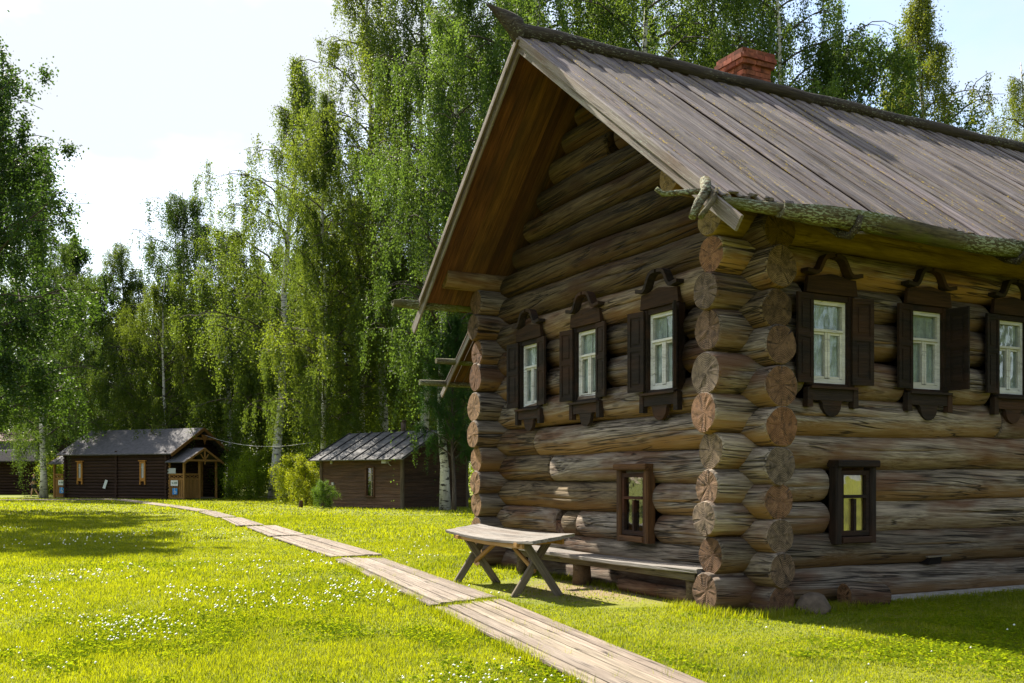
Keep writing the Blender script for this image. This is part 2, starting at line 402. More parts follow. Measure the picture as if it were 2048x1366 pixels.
# ------------------------------------------------------------------ mesh helpers
class MB:
    def __init__(self):
        self.v, self.f, self.mi, self.sm = [], [], [], []
    def add(self, vs_, fs, mi=0, smooth=False):
        b = len(self.v)
        self.v += [tuple(p) for p in vs_]
        for f in fs:
            self.f.append(tuple(b + i for i in f)); self.mi.append(mi); self.sm.append(smooth)
    def box(self, c, s, mi=0, rot=None, ch=0.0):
        hx, hy, hz = s[0] / 2, s[1] / 2, s[2] / 2
        ps = [Vector((x, y, z)) for x in (-hx, hx) for y in (-hy, hy) for z in (-hz, hz)]
        if rot is not None:
            ps = [rot @ p for p in ps]
        ps = [p + Vector(c) for p in ps]
        self.add(ps, [(0, 1, 3, 2), (4, 6, 7, 5), (0, 4, 5, 1), (2, 3, 7, 6), (0, 2, 6, 4), (1, 5, 7, 3)], mi)
    def bar(self, a, b, wd, th, mi=0, up=Vector((0, 0, 1))):
        a, b = Vector(a), Vector(b)
        x = (b - a); ln = x.length; x.normalize()
        y = up.cross(x)
        if y.length < 1e-4:
            y = Vector((0, 1, 0)).cross(x)
        y.normalize(); z = x.cross(y)
        m = Matrix((x, y, z)).transposed()
        self.box((a + b) / 2, (ln, wd, th), mi, m)
    def tube(self, pts, radii, n=8, mi=0, caps=True, smooth=True):
        pts = [Vector(p) for p in pts]
        vs_, fs = [], []
        prev = None
        for i, p in enumerate(pts):
            d = (pts[min(i + 1, len(pts) - 1)] - pts[max(i - 1, 0)]).normalized()
            if prev is None:
                u = d.orthogonal().normalized()
            else:
                u = (prev - d * prev.dot(d))
                u = u.normalized() if u.length > 1e-5 else d.orthogonal().normalized()
            prev = u
            q = d.cross(u)
            r = radii[i] if hasattr(radii, '__len__') else radii
            for k in range(n):
                a = 2 * math.pi * k / n
                vs_.append(p + (u * math.cos(a) + q * math.sin(a)) * r)
        for i in range(len(pts) - 1):
            for k in range(n):
                k2 = (k + 1) % n
                fs.append((i * n + k, i * n + k2, (i + 1) * n + k2, (i + 1) * n + k))
        self.add(vs_, fs, mi, smooth)
        if caps:
            b = len(self.v) - len(vs_)
            self.f.append(tuple(b + k for k in reversed(range(n)))); self.mi.append(mi); self.sm.append(False)
            e = b + (len(pts) - 1) * n
            self.f.append(tuple(e + k for k in range(n))); self.mi.append(mi); self.sm.append(False)
    def prism(self, poly, y0, y1, mi=0):
        """poly of (x, z) extruded along y from y0 to y1"""
        n = len(poly)
        vs_ = [(x, y0, z) for x, z in poly] + [(x, y1, z) for x, z in poly]
        fs = [tuple(range(n)), tuple(range(2 * n - 1, n - 1, -1))]
        fs += [(i, i + n, (i + 1) % n + n, (i + 1) % n) for i in range(n)]
        self.add(vs_, fs, mi)
    def strip(self, path, half, y0, y1, mi=0):
        """ribbon of constant width following (x, z) points, extruded along y"""
        p = [Vector((a, b)) for a, b in path]
        L_, R_ = [], []
        for i in range(len(p)):
            d = (p[min(i + 1, len(p) - 1)] - p[max(i - 1, 0)]).normalized()
            nn = Vector((-d.y, d.x)) * half
            L_.append(p[i] + nn); R_.append(p[i] - nn)
        for i in range(len(p) - 1):
            self.prism([R_[i], R_[i + 1], L_[i + 1], L_[i]], y0, y1, mi)
    def build(self, name, mats, parent=None, loc=None, rot=None, color=None):
        me = bpy.data.meshes.new(name)
        me.from_pydata(self.v, [], self.f)
        if not isinstance(mats, (list, tuple)):
            mats = [mats]
        for m in mats:
            me.materials.append(m)
        me.polygons.foreach_set('material_index', self.mi)
        me.polygons.foreach_set('use_smooth', self.sm)
        me.update()
        return link(name, me, parent, loc, rot, color)

def link(name, me, parent=None, loc=None, rot=None, color=None):
    o = bpy.data.objects.new(name, me)
    COL.objects.link(o)
    if parent is not None:
        o.parent = parent
    if loc is not None:
        o.location = loc
    if rot is not None:
        if isinstance(rot, Matrix):
            o.rotation_euler = rot.to_euler()
        else:
            o.rotation_euler = rot
    if color is not None:
        o.color = (*color, 1)
    return o

def empty(name, loc=(0, 0, 0), rz=0.0, parent=None):
    o = bpy.data.objects.new(name, None)
    COL.objects.link(o)
    o.location = loc; o.rotation_euler = (0, 0, rz)
    o.empty_display_size = 0.2
    if parent is not None:
        o.parent = parent
    return o

def tag(o, label=None, cat=None, group=None, kind=None):
    if label: o['label'] = label
    if cat: o['category'] = cat
    if group: o['group'] = group
    if kind: o['kind'] = kind
    return o

def frame(xd, zd):
    x = Vector(xd).normalized()
    z = Vector(zd); z = (z - x * z.dot(x)).normalized()
    y = z.cross(x)
    return Matrix((x, y, z)).transposed()

def plank(name, parent, a, b, up, wd, th, mat, color=(1, 1, 1), bow=0.0, nseg=1, ch=None, under=None, ragged=0.0):
    """chamfered board from a to b, grain along local X"""
    a, b = Vector(a), Vector(b)
    ln = (b - a).length
    ch = ch if ch is not None else min(wd, th) * 0.18
    hw, ht = wd / 2, th / 2
    sec = [(-hw + ch, -ht), (hw - ch, -ht), (hw, -ht + ch), (hw, ht - ch), (hw - ch, ht), (-hw + ch, ht), (-hw, ht - ch), (-hw, -ht + ch)]
    mb = MB()
    vs_, fs = [], []
    for i in range(nseg + 1):
        u = i / nseg
        bz = bow * 4 * u * (1 - u)
        for k, (y, z) in enumerate(sec):
            ex = (random.uniform(-ragged, ragged) if (ragged and i in (0, nseg)) else 0)
            vs_.append(((u - 0.5) * ln + ex, y, z + bz))
    mi = []
    for i in range(nseg):
        for k in range(8):
            k2 = (k + 1) % 8
            fs.append((i * 8 + k, (i + 1) * 8 + k, (i + 1) * 8 + k2, i * 8 + k2))
            mi.append(1 if (under is not None and k in (0, 7)) else 0)
    fs.append(tuple(range(8))); mi.append(0)
    fs.append(tuple(nseg * 8 + k for k in reversed(range(8)))); mi.append(0)
    # orientation: make outward
    mb.add(vs_, fs)
    mb.mi = mi
    mats = [mat] if under is None else [mat, under]
    return mb.build(name, mats, parent, (a + b) / 2, frame(b - a, up), color)

def log(name, parent, a, b, r0, r1, mats, color=(1, 1, 1), n=20, split=None, wob=0.014, seed=None, step=0.35, round_end=(0.25, 0.25), flat=None):
    """round log from a to b, local X is the axis; split = list of (end 0/1, angle, depth fraction, length)"""
    rs = random.Random(seed if seed is not None else random.random())
    a, b = Vector(a), Vector(b)
    ln = (b - a).length
    ang = [2 * math.pi * k / n for k in range(n)]
    gro = {}
    if split:
        for e, th, dp, gl in split:
            w0 = 0.055 if not isinstance(gl, tuple) else 0.032
            ang = [x for x in ang if abs((x - th + math.pi) % (2 * math.pi) - math.pi) > 0.12]
            for d, s in ((-w0, 0), (0.0, 1), (w0, 0)):
                ang.append((th + d) % (2 * math.pi)); gro[round((th + d) % (2 * math.pi), 6)] = (e, dp if s else 0, gl)
    ang.sort()
    n = len(ang)
    ns = max(2, int(ln / step))
    xs = sorted(set([0.0, 0.012, 0.035] + [0.035 + (ln - 0.07) * i / ns for i in range(ns + 1)] + [ln - 0.012, ln]))
    ph = [rs.uniform(0, 6.28) for _ in range(6)]
    lob = [(rs.uniform(0, 6.28), rs.uniform(0.010, 0.034)) for _ in range(4)]
    vs_, rings = [], []
    for x in xs:
        u = x / ln
        r = r0 + (r1 - r0) * u
        dx = min(x, ln - x)
        e_i = 0 if x < ln / 2 else 1
        if dx < 0.035:
            k = 1 - dx / 0.035
            r *= 1 - 0.07 * k * k * (round_end[e_i] / 0.25)
        cy = wob * math.sin(x * 1.1 + ph[0]) + wob * 0.5 * math.sin(x * 2.7 + ph[1])
        cz = wob * math.sin(x * 0.9 + ph[2]) + wob * 0.5 * math.sin(x * 2.3 + ph[3])
        ring = []
        for t in ang:
            rr = r * (1 + lob[0][1] * math.sin(2 * t + lob[0][0] + x * .2) + lob[1][1] * math.sin(3 * t + lob[1][0] - x * .35)
                      + lob[2][1] * 0.7 * math.sin(5 * t + lob[2][0] + x * .5) + rs.uniform(-0.005, 0.005) * (4 if dx < .03 else 1))
            g = gro.get(round(t, 6))
            if g and g[1] > 0:
                if isinstance(g[2], tuple):      # drying crack somewhere along the log
                    if g[2][0] < x < g[2][1]:
                        rr *= 1 - g[1] * math.sin(math.pi * (x - g[2][0]) / (g[2][1] - g[2][0])) ** .6
                    dd = 1e9
                else:
                    dd = x if g[0] == 0 else ln - x
                if dd < (g[2] if not isinstance(g[2], tuple) else 0):
                    rr *= 1 - g[1] * (1 - dd / g[2]) ** 0.7
            ring.append((x, cy + rr * math.cos(t), cz + rr * math.sin(t)))
        if flat is not None:
            ring = [(p[0], p[1], max(p[2], flat)) for p in ring]
        rings.append(ring)
    mb = MB()
    for ring in rings:
        vs_ += ring
    fs = []
    for i in range(len(xs) - 1):
        for k in range(n):
            k2 = (k + 1) % n
            fs.append((i * n + k, i * n + k2, (i + 1) * n + k2, (i + 1) * n + k))
    mb.add(vs_, fs, 0, True)
    for e, ring in ((0, rings[0]), (1, rings[-1])):
        cx = sum(p[0] for p in ring) / n; cy = sum(p[1] for p in ring) / n; cz = sum(p[2] for p in ring) / n
        # two-ring cap with slight unevenness
        mid = [((cx + rs.uniform(-.006, .006)), cy + (p[1] - cy) * 0.55, cz + (p[2] - cz) * 0.55) for p in ring]
        vv = list(ring) + mid + [(cx + rs.uniform(-.006, .006), cy, cz)]
        ff = []
        for k in range(n):
            k2 = (k + 1) % n
            q = [(k2, k, n + k, n + k2), (n + k2, n + k, 2 * n)] if e == 0 else [(k, k2, n + k2, n + k), (n + k, n + k2, 2 * n)]
            ff += q
        mb.add(vv, ff, 1, False)
    d = (b - a).normalized()
    up = Vector((0, 0, 1)) if abs(d.z) < 0.9 else Vector((1, 0, 0))
    return mb.build(name, list(mats), parent, a, frame(d, up), color)

def np_mesh(name, verts, faces, mats, parent=None, quad=True, color=None, loc=None):
    me = bpy.data.meshes.new(name)
    nv, nf = len(verts), len(faces)
    k = faces.shape[1]
    me.vertices.add(nv); me.loops.add(nf * k); me.polygons.add(nf)
    me.vertices.foreach_set('co', verts.astype(np.float32).ravel())
    me.loops.foreach_set('vertex_index', faces.astype(np.int32).ravel())
    me.polygons.foreach_set('loop_start', np.arange(0, nf * k, k, dtype=np.int32))
    me.polygons.foreach_set('loop_total', np.full(nf, k, dtype=np.int32))
    for m in mats:
        me.materials.append(m)
    me.update(calc_edges=True)
    return me

# ------------------------------------------------------------------ ground, path
g = MB()
NG = 24
xs_ = np.concatenate([np.linspace(-1500, -90, 4), np.linspace(-80, 80, 33), np.linspace(90, 1500, 4)])
ys_ = np.concatenate([np.linspace(-400, -10, 3), np.linspace(0, 120, 25), np.linspace(140, 2500, 5)])
vv = [(x, y, 0.0) for y in ys_ for x in xs_]
nx = len(xs_)
g.add(vv, [(j * nx + i, j * nx + i + 1, (j + 1) * nx + i + 1, (j + 1) * nx + i) for j in range(len(ys_) - 1) for i in range(nx - 1)])
tag(g.build('ground', M['ground']), kind='structure')

PATH = [  # near-left, near-right, far-right, far-left corners of each boardwalk section, photo pixels
    ((1158, 1372), (1392, 1372), (1004, 1206), (868, 1225)),
    ((860, 1219), (994, 1202), (768, 1122), (668, 1123)),
    ((664, 1119), (765, 1115), (622, 1074), (545, 1078)),
    ((540, 1076), (612, 1073), (552, 1054), (492, 1057)),
    ((474, 1055), (530, 1053), (484, 1038), (443, 1039)),
    ((434, 1037.5), (474, 1036), (430, 1024.5), (398, 1026)),
    ((394, 1025), (427, 1024), (368, 1014.5), (338, 1015.5)),
    ((334, 1014.8), (364, 1014), (306, 1006.8), (278, 1007.6)),
    ((275, 1007), (303, 1006.3), (252, 1000.2), (226, 1001)),
]
path = empty('path')
tag(path, kind='structure')
quads = []
for si, cs in enumerate(PATH):
    nl, nr, fr, fl = [gp(*c) for c in cs]
    if si == 0:      # carry the first section on under the camera side of the frame
        nl = nl + (nl - fl).normalized() * 1.6; nr = nr + (nr - fr).normalized() * 1.6
    quads.append([(p.x, p.y) for p in (nl, nr, fr, fl)])
    zt = 0.050 - 0.004 * (si % 2)
    sec = MB()
    for u in (0.08, 0.5, 0.92):
        a = nl.lerp(fl, u); b = nr.lerp(fr, u)
        sec.bar(a + Vector((0, 0, 0.015)), b + Vector((0, 0, 0.015)), 0.09, 0.05)
    so = sec.build('boardwalk_section', M['walk'], path)
    npl = 6
    edges = np.cumsum(np.concatenate([[0], rng.uniform(0.8, 1.2, npl)])); edges /= edges[-1]
    for k in range(npl):
        m = (edges[k] + edges[k + 1]) / 2
        a = nl.lerp(nr, m); b = fl.lerp(fr, m)
        d = (b - a).normalized()
        wd = ((nr - nl) - d * (nr - nl).dot(d)).length * (edges[k + 1] - edges[k]) - 0.022
        wf = ((fr - fl) - d * (fr - fl).dot(d)).length * (edges[k + 1] - edges[k]) - 0.022
        a = a + d * random.uniform(-0.03, 0.03); b = b + d * random.uniform(-0.03, 0.03)
        t = random.uniform(0.82, 1.12)
        z = zt + random.uniform(-0.006, 0.006)
        plank('plank', so, a + Vector((0, 0, z)), b + Vector((0, 0, z + random.uniform(-.006, .006))), (0, 0, 1), (wd + wf) / 2, 0.035, M['walk'],
              (t, t * random.uniform(0.95, 1.0), t * random.uniform(0.88, 0.98)), ragged=0.012, nseg=2, bow=random.uniform(-.006, .006))
# cross walk in front of the far cabin
cw = MB(); cw.bar(gp(-60, 1001.5, 0.015), gp(236, 999.8, 0.015), 0.5, 0.03)
so = cw.build('boardwalk_section', M['walk'], path)
A, B = gp(-60, 1001.6), gp(236, 999.8)
for k in range(8):
    for j in range(3):
        a = A.lerp(B, k / 8 + 0.002); b = A.lerp(B, (k + 1) / 8 - 0.002)
        off = Vector((0, (j - 1) * 0.42, 0.05))
        t = random.uniform(0.85, 1.1)
        plank('plank', so, a + off, b + off, (0, 0, 1), 0.40, 0.035, M['walk'], (t, t * .97, t * .93))

# ------------------------------------------------------------------ the log house (local X along the side wall, local Y along the gable front)
HANG = R(27.6)
HC = Vector((2.90, 12.12, 0))
house = empty('log_house', HC, HANG)
tag(house, 'large weathered log house with carved window surrounds, gable front and grey board roof', 'house')
U2 = Vector((-math.sin(HANG), math.cos(HANG), 0)); V2 = Vector((math.cos(HANG), math.sin(HANG), 0))
LEN_V, LEN_U = 14.0, 6.5
RIDGE_Y, RIDGE_Z = 3.25, 7.95
S_NEAR, S_FAR = 0.761, 0.875
def roof_z(y):
    return RIDGE_Z - (S_NEAR * (RIDGE_Y - y) if y < RIDGE_Y else S_FAR * (y - RIDGE_Y))

SIDE = [.22, .66, 1.09, 1.48, 1.91, 2.35, 2.83, 3.36, 3.79, 4.23, 4.66]
FRONT = [.10, .49, .88, 1.29, 1.73, 2.18, 2.67, 3.14, 3.58, 4.05, 4.52]
GABLE = [4.95, 5.36, 5.76, 6.14, 6.51, 6.86, 7.18, 7.47]
def radius(zs, i):
    gaps = []
    if i > 0: gaps.append(zs[i] - zs[i - 1])
    if i < len(zs) - 1: gaps.append(zs[i + 1] - zs[i])
    return 0.5 * sum(gaps) / len(gaps) * 1.075

# window openings (centre along wall, bottom, top, half width)
UP_F = [(1.45, 2.84, 3.86, 0.40), (3.32, 2.84, 3.86, 0.40), (5.10, 2.84, 3.86, 0.40)]
UP_S = [(1.06, 2.72, 3.80, 0.40), (2.80, 2.72, 3.80, 0.40), (4.51, 2.72, 3.80, 0.40), (7.6, 2.72, 3.80, 0.40)]
LO_F = [(2.08, 0.72, 1.58, 0.36)]
LO_S = [(1.47, 0.80, 1.70, 0.34)]
VENT_F = (4.35, 0.98, 1.20, 0.10)

def cut(a, b, z, r, opens):
    """stretch a..b of a log at height z, less the openings"""
    segs = [(a, b, 0, 0)]
    for c, z0, z1, h in opens:
        if z + r * 0.55 < z0 or z - r * 0.55 > z1:
            continue
        ns = []
        for s0, s1, e0, e1 in segs:
            if c + h <= s0 or c - h >= s1:
                ns.append((s0, s1, e0, e1)); continue
            if c - h - s0 > 0.08: ns.append((s0, c - h, e0, 1))
            if s1 - (c + h) > 0.08: ns.append((c + h, s1, 1, e1))
        segs = ns
    return segs

def cracks(ln, th0, n_=2):
    out_ = []
    for j in range(n_):
        if ln < 0.5: break
        a = random.uniform(0, ln * .6); b = min(ln - .03, a + random.uniform(.6, 2.6))
        out_.append((0, (th0 + random.uniform(-.25, .15) + (j - .5) * .7) % (2 * math.pi), random.uniform(.12, .25), (a, b)))
    return out_

def tone(base=1.0, spread=0.16, warm=0.0):
    t = base * random.uniform(1 - spread, 1 + spread)
    wv = warm + random.uniform(-0.04, 0.06)
    return (t * (1 + wv * 0.5), t, t * (1 - wv))

random.seed(21)
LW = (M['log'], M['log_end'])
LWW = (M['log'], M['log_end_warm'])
# tone per row (brighter grey for the replaced logs)
side_tone = {0: 1.0, 1: 0.8, 2: 1.3, 3: 1.35, 4: 1.55, 5: 1.3, 6: 1.25, 7: 0.95, 8: 0.8, 9: 1.5}
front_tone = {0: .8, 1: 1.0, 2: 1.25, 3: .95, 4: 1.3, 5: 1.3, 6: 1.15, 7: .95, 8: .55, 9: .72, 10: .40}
# near side wall, logs along X
splits_s = {0: [(0, 2.2, .7, 1.0)], 2: [(0, 4.4, .8, .8)], 3: [(0, 1.7, .6, .7)], 5: [(0, 4.5, .5, .6)], 7: [(0, 1.8, .55, .9)], 9: [(0, 2.9, .5, .8)]}
for i, z in enumerate(SIDE):
    r = radius(SIDE, i)
    proj = -0.65 + random.uniform(-0.07, 0.05)
    yj = random.uniform(-0.015, 0.015)
    mats = LW if i < 10 else (M['yellow_log'], M['yellow_end'])
    for (s0, s1, e0, e1) in cut(proj, LEN_V, z, r, UP_S + LO_S):
        # butt joints between old and replaced stretches
        brk = {4: 6.15, 5: 4.35, 2: 8.1, 9: 9.0}.get(i)
        parts = [(s0, s1)]
        if brk and s0 + .5 < brk < s1 - .5:
            parts = [(s0, brk - .004), (brk + .004, s1)]
        for q, (p0, p1) in enumerate(parts):
            rr = r * (1 if q == 0 else 0.965)
            log('log', house, (p0, yj, z), (p1, yj, z), rr, rr * random.uniform(.96, 1.02), mats,
                tone(side_tone.get(i, 1.0) * (1 if q == 0 else .82), .08), split=(splits_s.get(i, []) if p0 == proj else []) + cracks(p1 - p0, 2.9),
                round_end=(0.25 if p0 == proj else .8, .8))
# far side wall
for i, z in enumerate(SIDE):
    r = radius(SIDE, i)
    proj = -0.62 + random.uniform(-0.05, 0.05)
    log('log', house, (proj, LEN_U, z), (LEN_V, LEN_U, z), r, r * .95, LWW if i < 7 else LW, tone(.85, .08), step=1.0,
        split=[(0, random.uniform(1, 5), .6, .5)] if i % 2 else None)
# gable front, logs along Y
splits_f = {1: [(0, 1.75, .85, 1.2)], 3: [(0, 2.4, .5, .7)], 4: [(0, 2.6, .6, .9)], 6: [(0, 1.57, .7, .5)], 7: [(0, 2.3, .5, .8)], 8: [(0, 0.8, .8, .5)], 9: [(0, 2.5, .6, .9)], 10: [(0, 2.4, .55, .5)]}
for i, z in enumerate(FRONT):
    r = radius(FRONT, i)
    proj = -0.52 + random.uniform(-0.06, 0.05)
    xj = random.uniform(-0.015, 0.015)
    mats = (M['log'], M['yellow_end']) if i == 10 else LW
    for (s0, s1, e0, e1) in cut(proj, LEN_U + .55, z, r, UP_F + LO_F + [(4.30, .80, 1.0, .10)]):
        brk = {9: 5.55, 5: 5.05, 4: 4.55, 2: 3.75, 6: None}.get(i)
        parts = [(s0, s1)]
        if brk and s0 + .4 < brk < s1 - .4:
            parts = [(s0, brk - .004), (brk + .004, s1)]
        for q, (p0, p1) in enumerate(parts):
            rr = r * (1 if q == 0 else .955)
            bt = front_tone.get(i, 1.0)
            if q == 1: bt *= 0.5
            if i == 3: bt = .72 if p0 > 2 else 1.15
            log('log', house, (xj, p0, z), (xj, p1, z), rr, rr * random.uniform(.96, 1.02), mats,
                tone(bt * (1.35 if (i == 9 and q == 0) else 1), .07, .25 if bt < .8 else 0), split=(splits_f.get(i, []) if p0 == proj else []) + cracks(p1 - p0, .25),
                round_end=(0.25 if p0 == proj else .8, .8))
for i, z in enumerate(GABLE):
    r = 0.215
    ya = RIDGE_Y - (RIDGE_Z - .15 - (z + r * .5)) / S_NEAR
    yb = RIDGE_Y + (RIDGE_Z - .15 - (z + r * .5)) / S_FAR
    ya, yb = max(ya, -.05), min(yb, 6.55)
    if i == 4:      # small vent hole in the gable
        for p0, p1 in ((ya, RIDGE_Y - .55), (RIDGE_Y - .33, yb)):
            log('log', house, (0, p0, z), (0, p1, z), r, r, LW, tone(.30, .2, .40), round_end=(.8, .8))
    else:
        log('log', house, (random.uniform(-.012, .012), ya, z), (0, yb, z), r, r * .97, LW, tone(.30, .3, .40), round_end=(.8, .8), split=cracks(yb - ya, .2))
# top plates that carry the verge
for y, zz in ((0.0, 5.08), (LEN_U, 5.08)):
    log('purlin', house, (-1.22, y, zz), (LEN_V + .8, y, zz), .20, .20, (M['log'], M['yellow_end']), tone(.9, .05, .12), step=.8)
for y, zz in ((1.6, 6.35), (4.85, 6.22)):
    log('purlin', house, (.1, y, zz), (LEN_V + .8, y, zz), .13, .13, LW, tone(.6, .05, .12), step=1.0, n=12)
# rear wall and inner floor/ceiling keep the rooms dark
for i, z in enumerate(FRONT + GABLE):
    r = .23
    ya = max(-.5 if z < 4.8 else -.05, RIDGE_Y - (RIDGE_Z - .2 - z) / S_NEAR); yb = min(LEN_U + .5, RIDGE_Y + (RIDGE_Z - .2 - z) / S_FAR)
    log('log', house, (LEN_V - .5, ya, z), (LEN_V - .5, yb, z), r, r, LW, tone(.9, .1), step=2.0, n=10)
mb = MB(); mb.box((LEN_V / 2, LEN_U / 2, 2.35), (LEN_V - .9, LEN_U - .3, .12)); mb.build('upper_floor', M['interior'], house)
mb = MB(); mb.box((LEN_V / 2, LEN_U / 2, 4.6), (LEN_V - .9, LEN_U - .3, .10)); mb.build('ceiling', M['interior'], house)
mb = MB(); mb.box((4.9, LEN_U / 2, 3.48), (.1, LEN_U - .3, 2.1)); mb.box((2.5, 2.9, 3.48), (4.6, .1, 2.1)); mb.build('inner_wall', M['interior'], house)
mb = MB(); mb.box((LEN_V / 2, LEN_U / 2, .06), (LEN_V - .9, LEN_U - .3, .1)); mb.build('lower_floor', M['interior'], house)
mb = MB(); mb.box((3.2, LEN_U / 2, 1.2), (.1, LEN_U - .3, 2.1)); mb.box((1.6, 3.1, 1.2), (3.1, .1, 2.1)); mb.build('inner_wall', M['interior'], house)

# roof boards
X0, X1 = -1.42, LEN_V + 1.0
EAVE_N, EAVE_F = -1.16, 7.05
x = X0
bi = 0
while x < X1:
    wd = random.uniform(.10, .18)
    for side in (0, 1):
        ye = (EAVE_N + random.uniform(-.03, .03)) if side == 0 else (EAVE_F + random.uniform(-.03, .03))
        yr = RIDGE_Y
        sl = S_NEAR if side == 0 else -S_FAR
        nrm = Vector((0, -S_NEAR, 1)) if side == 0 else Vector((0, S_FAR, 1))
        nrm.normalize()
        dz = (0.020 if bi % 2 else 0.0) + random.uniform(-.008, .008)
        a = Vector((x + wd / 2, yr, RIDGE_Z)) + nrm * (dz - .03)
        b = Vector((x + wd / 2 + random.uniform(-.012, .012), ye, roof_z(ye))) + nrm * (dz - .03 + random.uniform(-.004, .006))
        t = random.uniform(.66, 1.12)
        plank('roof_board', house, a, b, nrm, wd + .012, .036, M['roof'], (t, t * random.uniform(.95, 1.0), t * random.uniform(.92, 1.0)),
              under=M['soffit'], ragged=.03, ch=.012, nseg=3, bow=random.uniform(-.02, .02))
    x += wd
    bi += 1
# under-layer that closes the gaps
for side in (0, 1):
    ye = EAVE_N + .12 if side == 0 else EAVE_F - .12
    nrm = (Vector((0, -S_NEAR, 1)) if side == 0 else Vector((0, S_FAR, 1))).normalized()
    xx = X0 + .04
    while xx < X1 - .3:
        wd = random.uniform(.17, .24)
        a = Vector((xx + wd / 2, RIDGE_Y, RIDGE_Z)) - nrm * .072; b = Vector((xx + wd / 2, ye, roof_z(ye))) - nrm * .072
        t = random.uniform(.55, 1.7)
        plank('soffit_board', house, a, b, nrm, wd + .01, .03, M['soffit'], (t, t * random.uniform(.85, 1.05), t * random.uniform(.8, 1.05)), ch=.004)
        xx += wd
# verge (barge) boards
for side in (0, 1):
    nrm = (Vector((0, -S_NEAR, 1)) if side == 0 else Vector((0, S_FAR, 1))).normalized()
    y1 = -1.58 if side == 0 else 7.40
    z1 = RIDGE_Z - S_NEAR * (RIDGE_Y - y1) if side == 0 else RIDGE_Z - S_FAR * (y1 - RIDGE_Y)
    a = Vector((X0 - .03, RIDGE_Y + (-.06 if side else .06) * -1, RIDGE_Z)) - nrm * .16
    b = Vector((X0 - .03, y1, z1)) - nrm * .13
    plank('verge_board', house, a, b, (-1, 0, 0), .17, .035, M['barge'], (.95, .93, .92), nseg=2, bow=.01)
    y2 = -1.2 if side == 0 else 7.0
    z2 = roof_z(y2)
    a = Vector((X0 - .068, RIDGE_Y, RIDGE_Z)) - nrm * .055; b = Vector((X0 - .068, y2, z2)) - nrm * .05
    plank('verge_board', house, a, b, (-1, 0, 0), .11, .035, M['barge'], (1.05, 1.02, 1.0), nseg=2, bow=.008)
    if side == 1:
        a = Vector((X0 - .108, RIDGE_Y, RIDGE_Z)) - nrm * .14; b = Vector((X0 - .108, 6.9, roof_z(6.9))) - nrm * .12
        plank('verge_lath', house, a, b, (-1, 0, 0), .05, .03, M['barge'], (.8, .75, .68))

# ridge log with its upswept pointed end
def ridge_log():
    mb = MB()
    stn = [(-1.98, .33, .012, .018), (-1.88, .285, .03, .05), (-1.76, .22, .06, .10), (-1.64, .15, .085, .155), (-1.54, .085, .115, .20), (-1.44, .06, .125, .19)]
    stn += [(-1.42 + i * .55, .06 + .012 * math.sin(i * 1.7), .118 + .008 * math.sin(i * 2.3), .105 + .008 * math.sin(i * 1.3)) for i in range(31)]
    n = 14
    vs_, fs = [], []
    for (x, cz, hw, hh) in stn:
        for k in range(n):
            a = 2 * math.pi * k / n
            yy, zz = hw * math.cos(a), hh * math.sin(a)
            if x < -1.43 and zz < 0:
                yy *= 1 - 0.25 * (-zz / max(hh, 1e-4))
            vs_.append((x + random.uniform(-.006, .006), RIDGE_Y + yy * (1 + random.uniform(-.05, .05)), RIDGE_Z + cz + zz * (1 + random.uniform(-.05, .05))))
    for i in range(len(stn) - 1):
        for k in range(n):
            k2 = (k + 1) % n
            fs.append((i * n + k2, i * n + k, (i + 1) * n + k, (i + 1) * n + k2))
    mb.add(vs_, fs, 0, True)
    mb.f.append(tuple(range(n))); mb.mi.append(0); mb.sm.append(False)
    e = (len(stn) - 1) * n
    mb.f.append(tuple(e + k for k in reversed(range(n)))); mb.mi.append(0); mb.sm.append(False)
    return mb.build('ridge_log', M['ridge'], house)
ridge_log()

# gutters: hollowed logs hung on root hooks
def gutter(name, y, z, xa, xb, ro, ri, wobble=.012, mat='moss'):
    mb = MB()
    n = 9
    xsn = int((xb - xa) / .22)
    rows = []
    p0, p1 = random.uniform(0, 6), random.uniform(0, 6)
    for i in range(xsn + 1):
        x = xa + (xb - xa) * i / xsn
        sw = wobble * math.sin(x * 1.3 + p0); sz = wobble * math.sin(x * 1.7 + p1)
        k = 1 + random.uniform(-.05, .05) + .05 * math.sin(x * 2.1)
        if i == 0: k *= .72
        if i == 1: k *= .92
        row = []
        for j in range(n):
            a = math.pi + math.pi * (j / (n - 1)) * 1.0
            row.append((x, y + sw + ro * k * math.cos(a) * 1.0, z + sz + ro * k * math.sin(a) * 1.05 + random.uniform(-.004, .004)))
        row.append((x, y + sw + ro * k, z + sz + ro * .45 * k)); row.append((x, y + sw + (ri + .02) * k, z + sz + ro * .5 * k))
        for j in range(5):
            a = 2 * math.pi - math.pi * (j / 4)
            row.append((x, y + sw + ri * math.cos(a), z + sz + ro * .3 + ri * math.sin(a)))
        row.append((x, y + sw - (ri + .02) * k, z + sz + ro * .5 * k)); row.append((x, y + sw - ro * k, z + sz + ro * .45 * k))
        rows.append(row)
    m = len(rows[0])
    vs_ = [p for r_ in rows for p in r_]
    fs = [(i * m + k, i * m + (k + 1) % m, (i + 1) * m + (k + 1) % m, (i + 1) * m + k) for i in range(len(rows) - 1) for k in range(m)]
    mb.add(vs_, fs, 0, True)
    for e in (0, len(rows) - 1):
        mb.f.append(tuple(e * m + k for k in (range(m) if e else reversed(range(m))))); mb.mi.append(0); mb.sm.append(False)
    # origin at the gutter so that grain runs along X
    return mb.build(name, M[mat], house)
gutter('gutter', -1.22, 4.49, -.66, LEN_V + .9, .125, .075, .02)
gutter('gutter', 7.02, 4.66, -1.96, LEN_V + .9, .095, .062, .008)
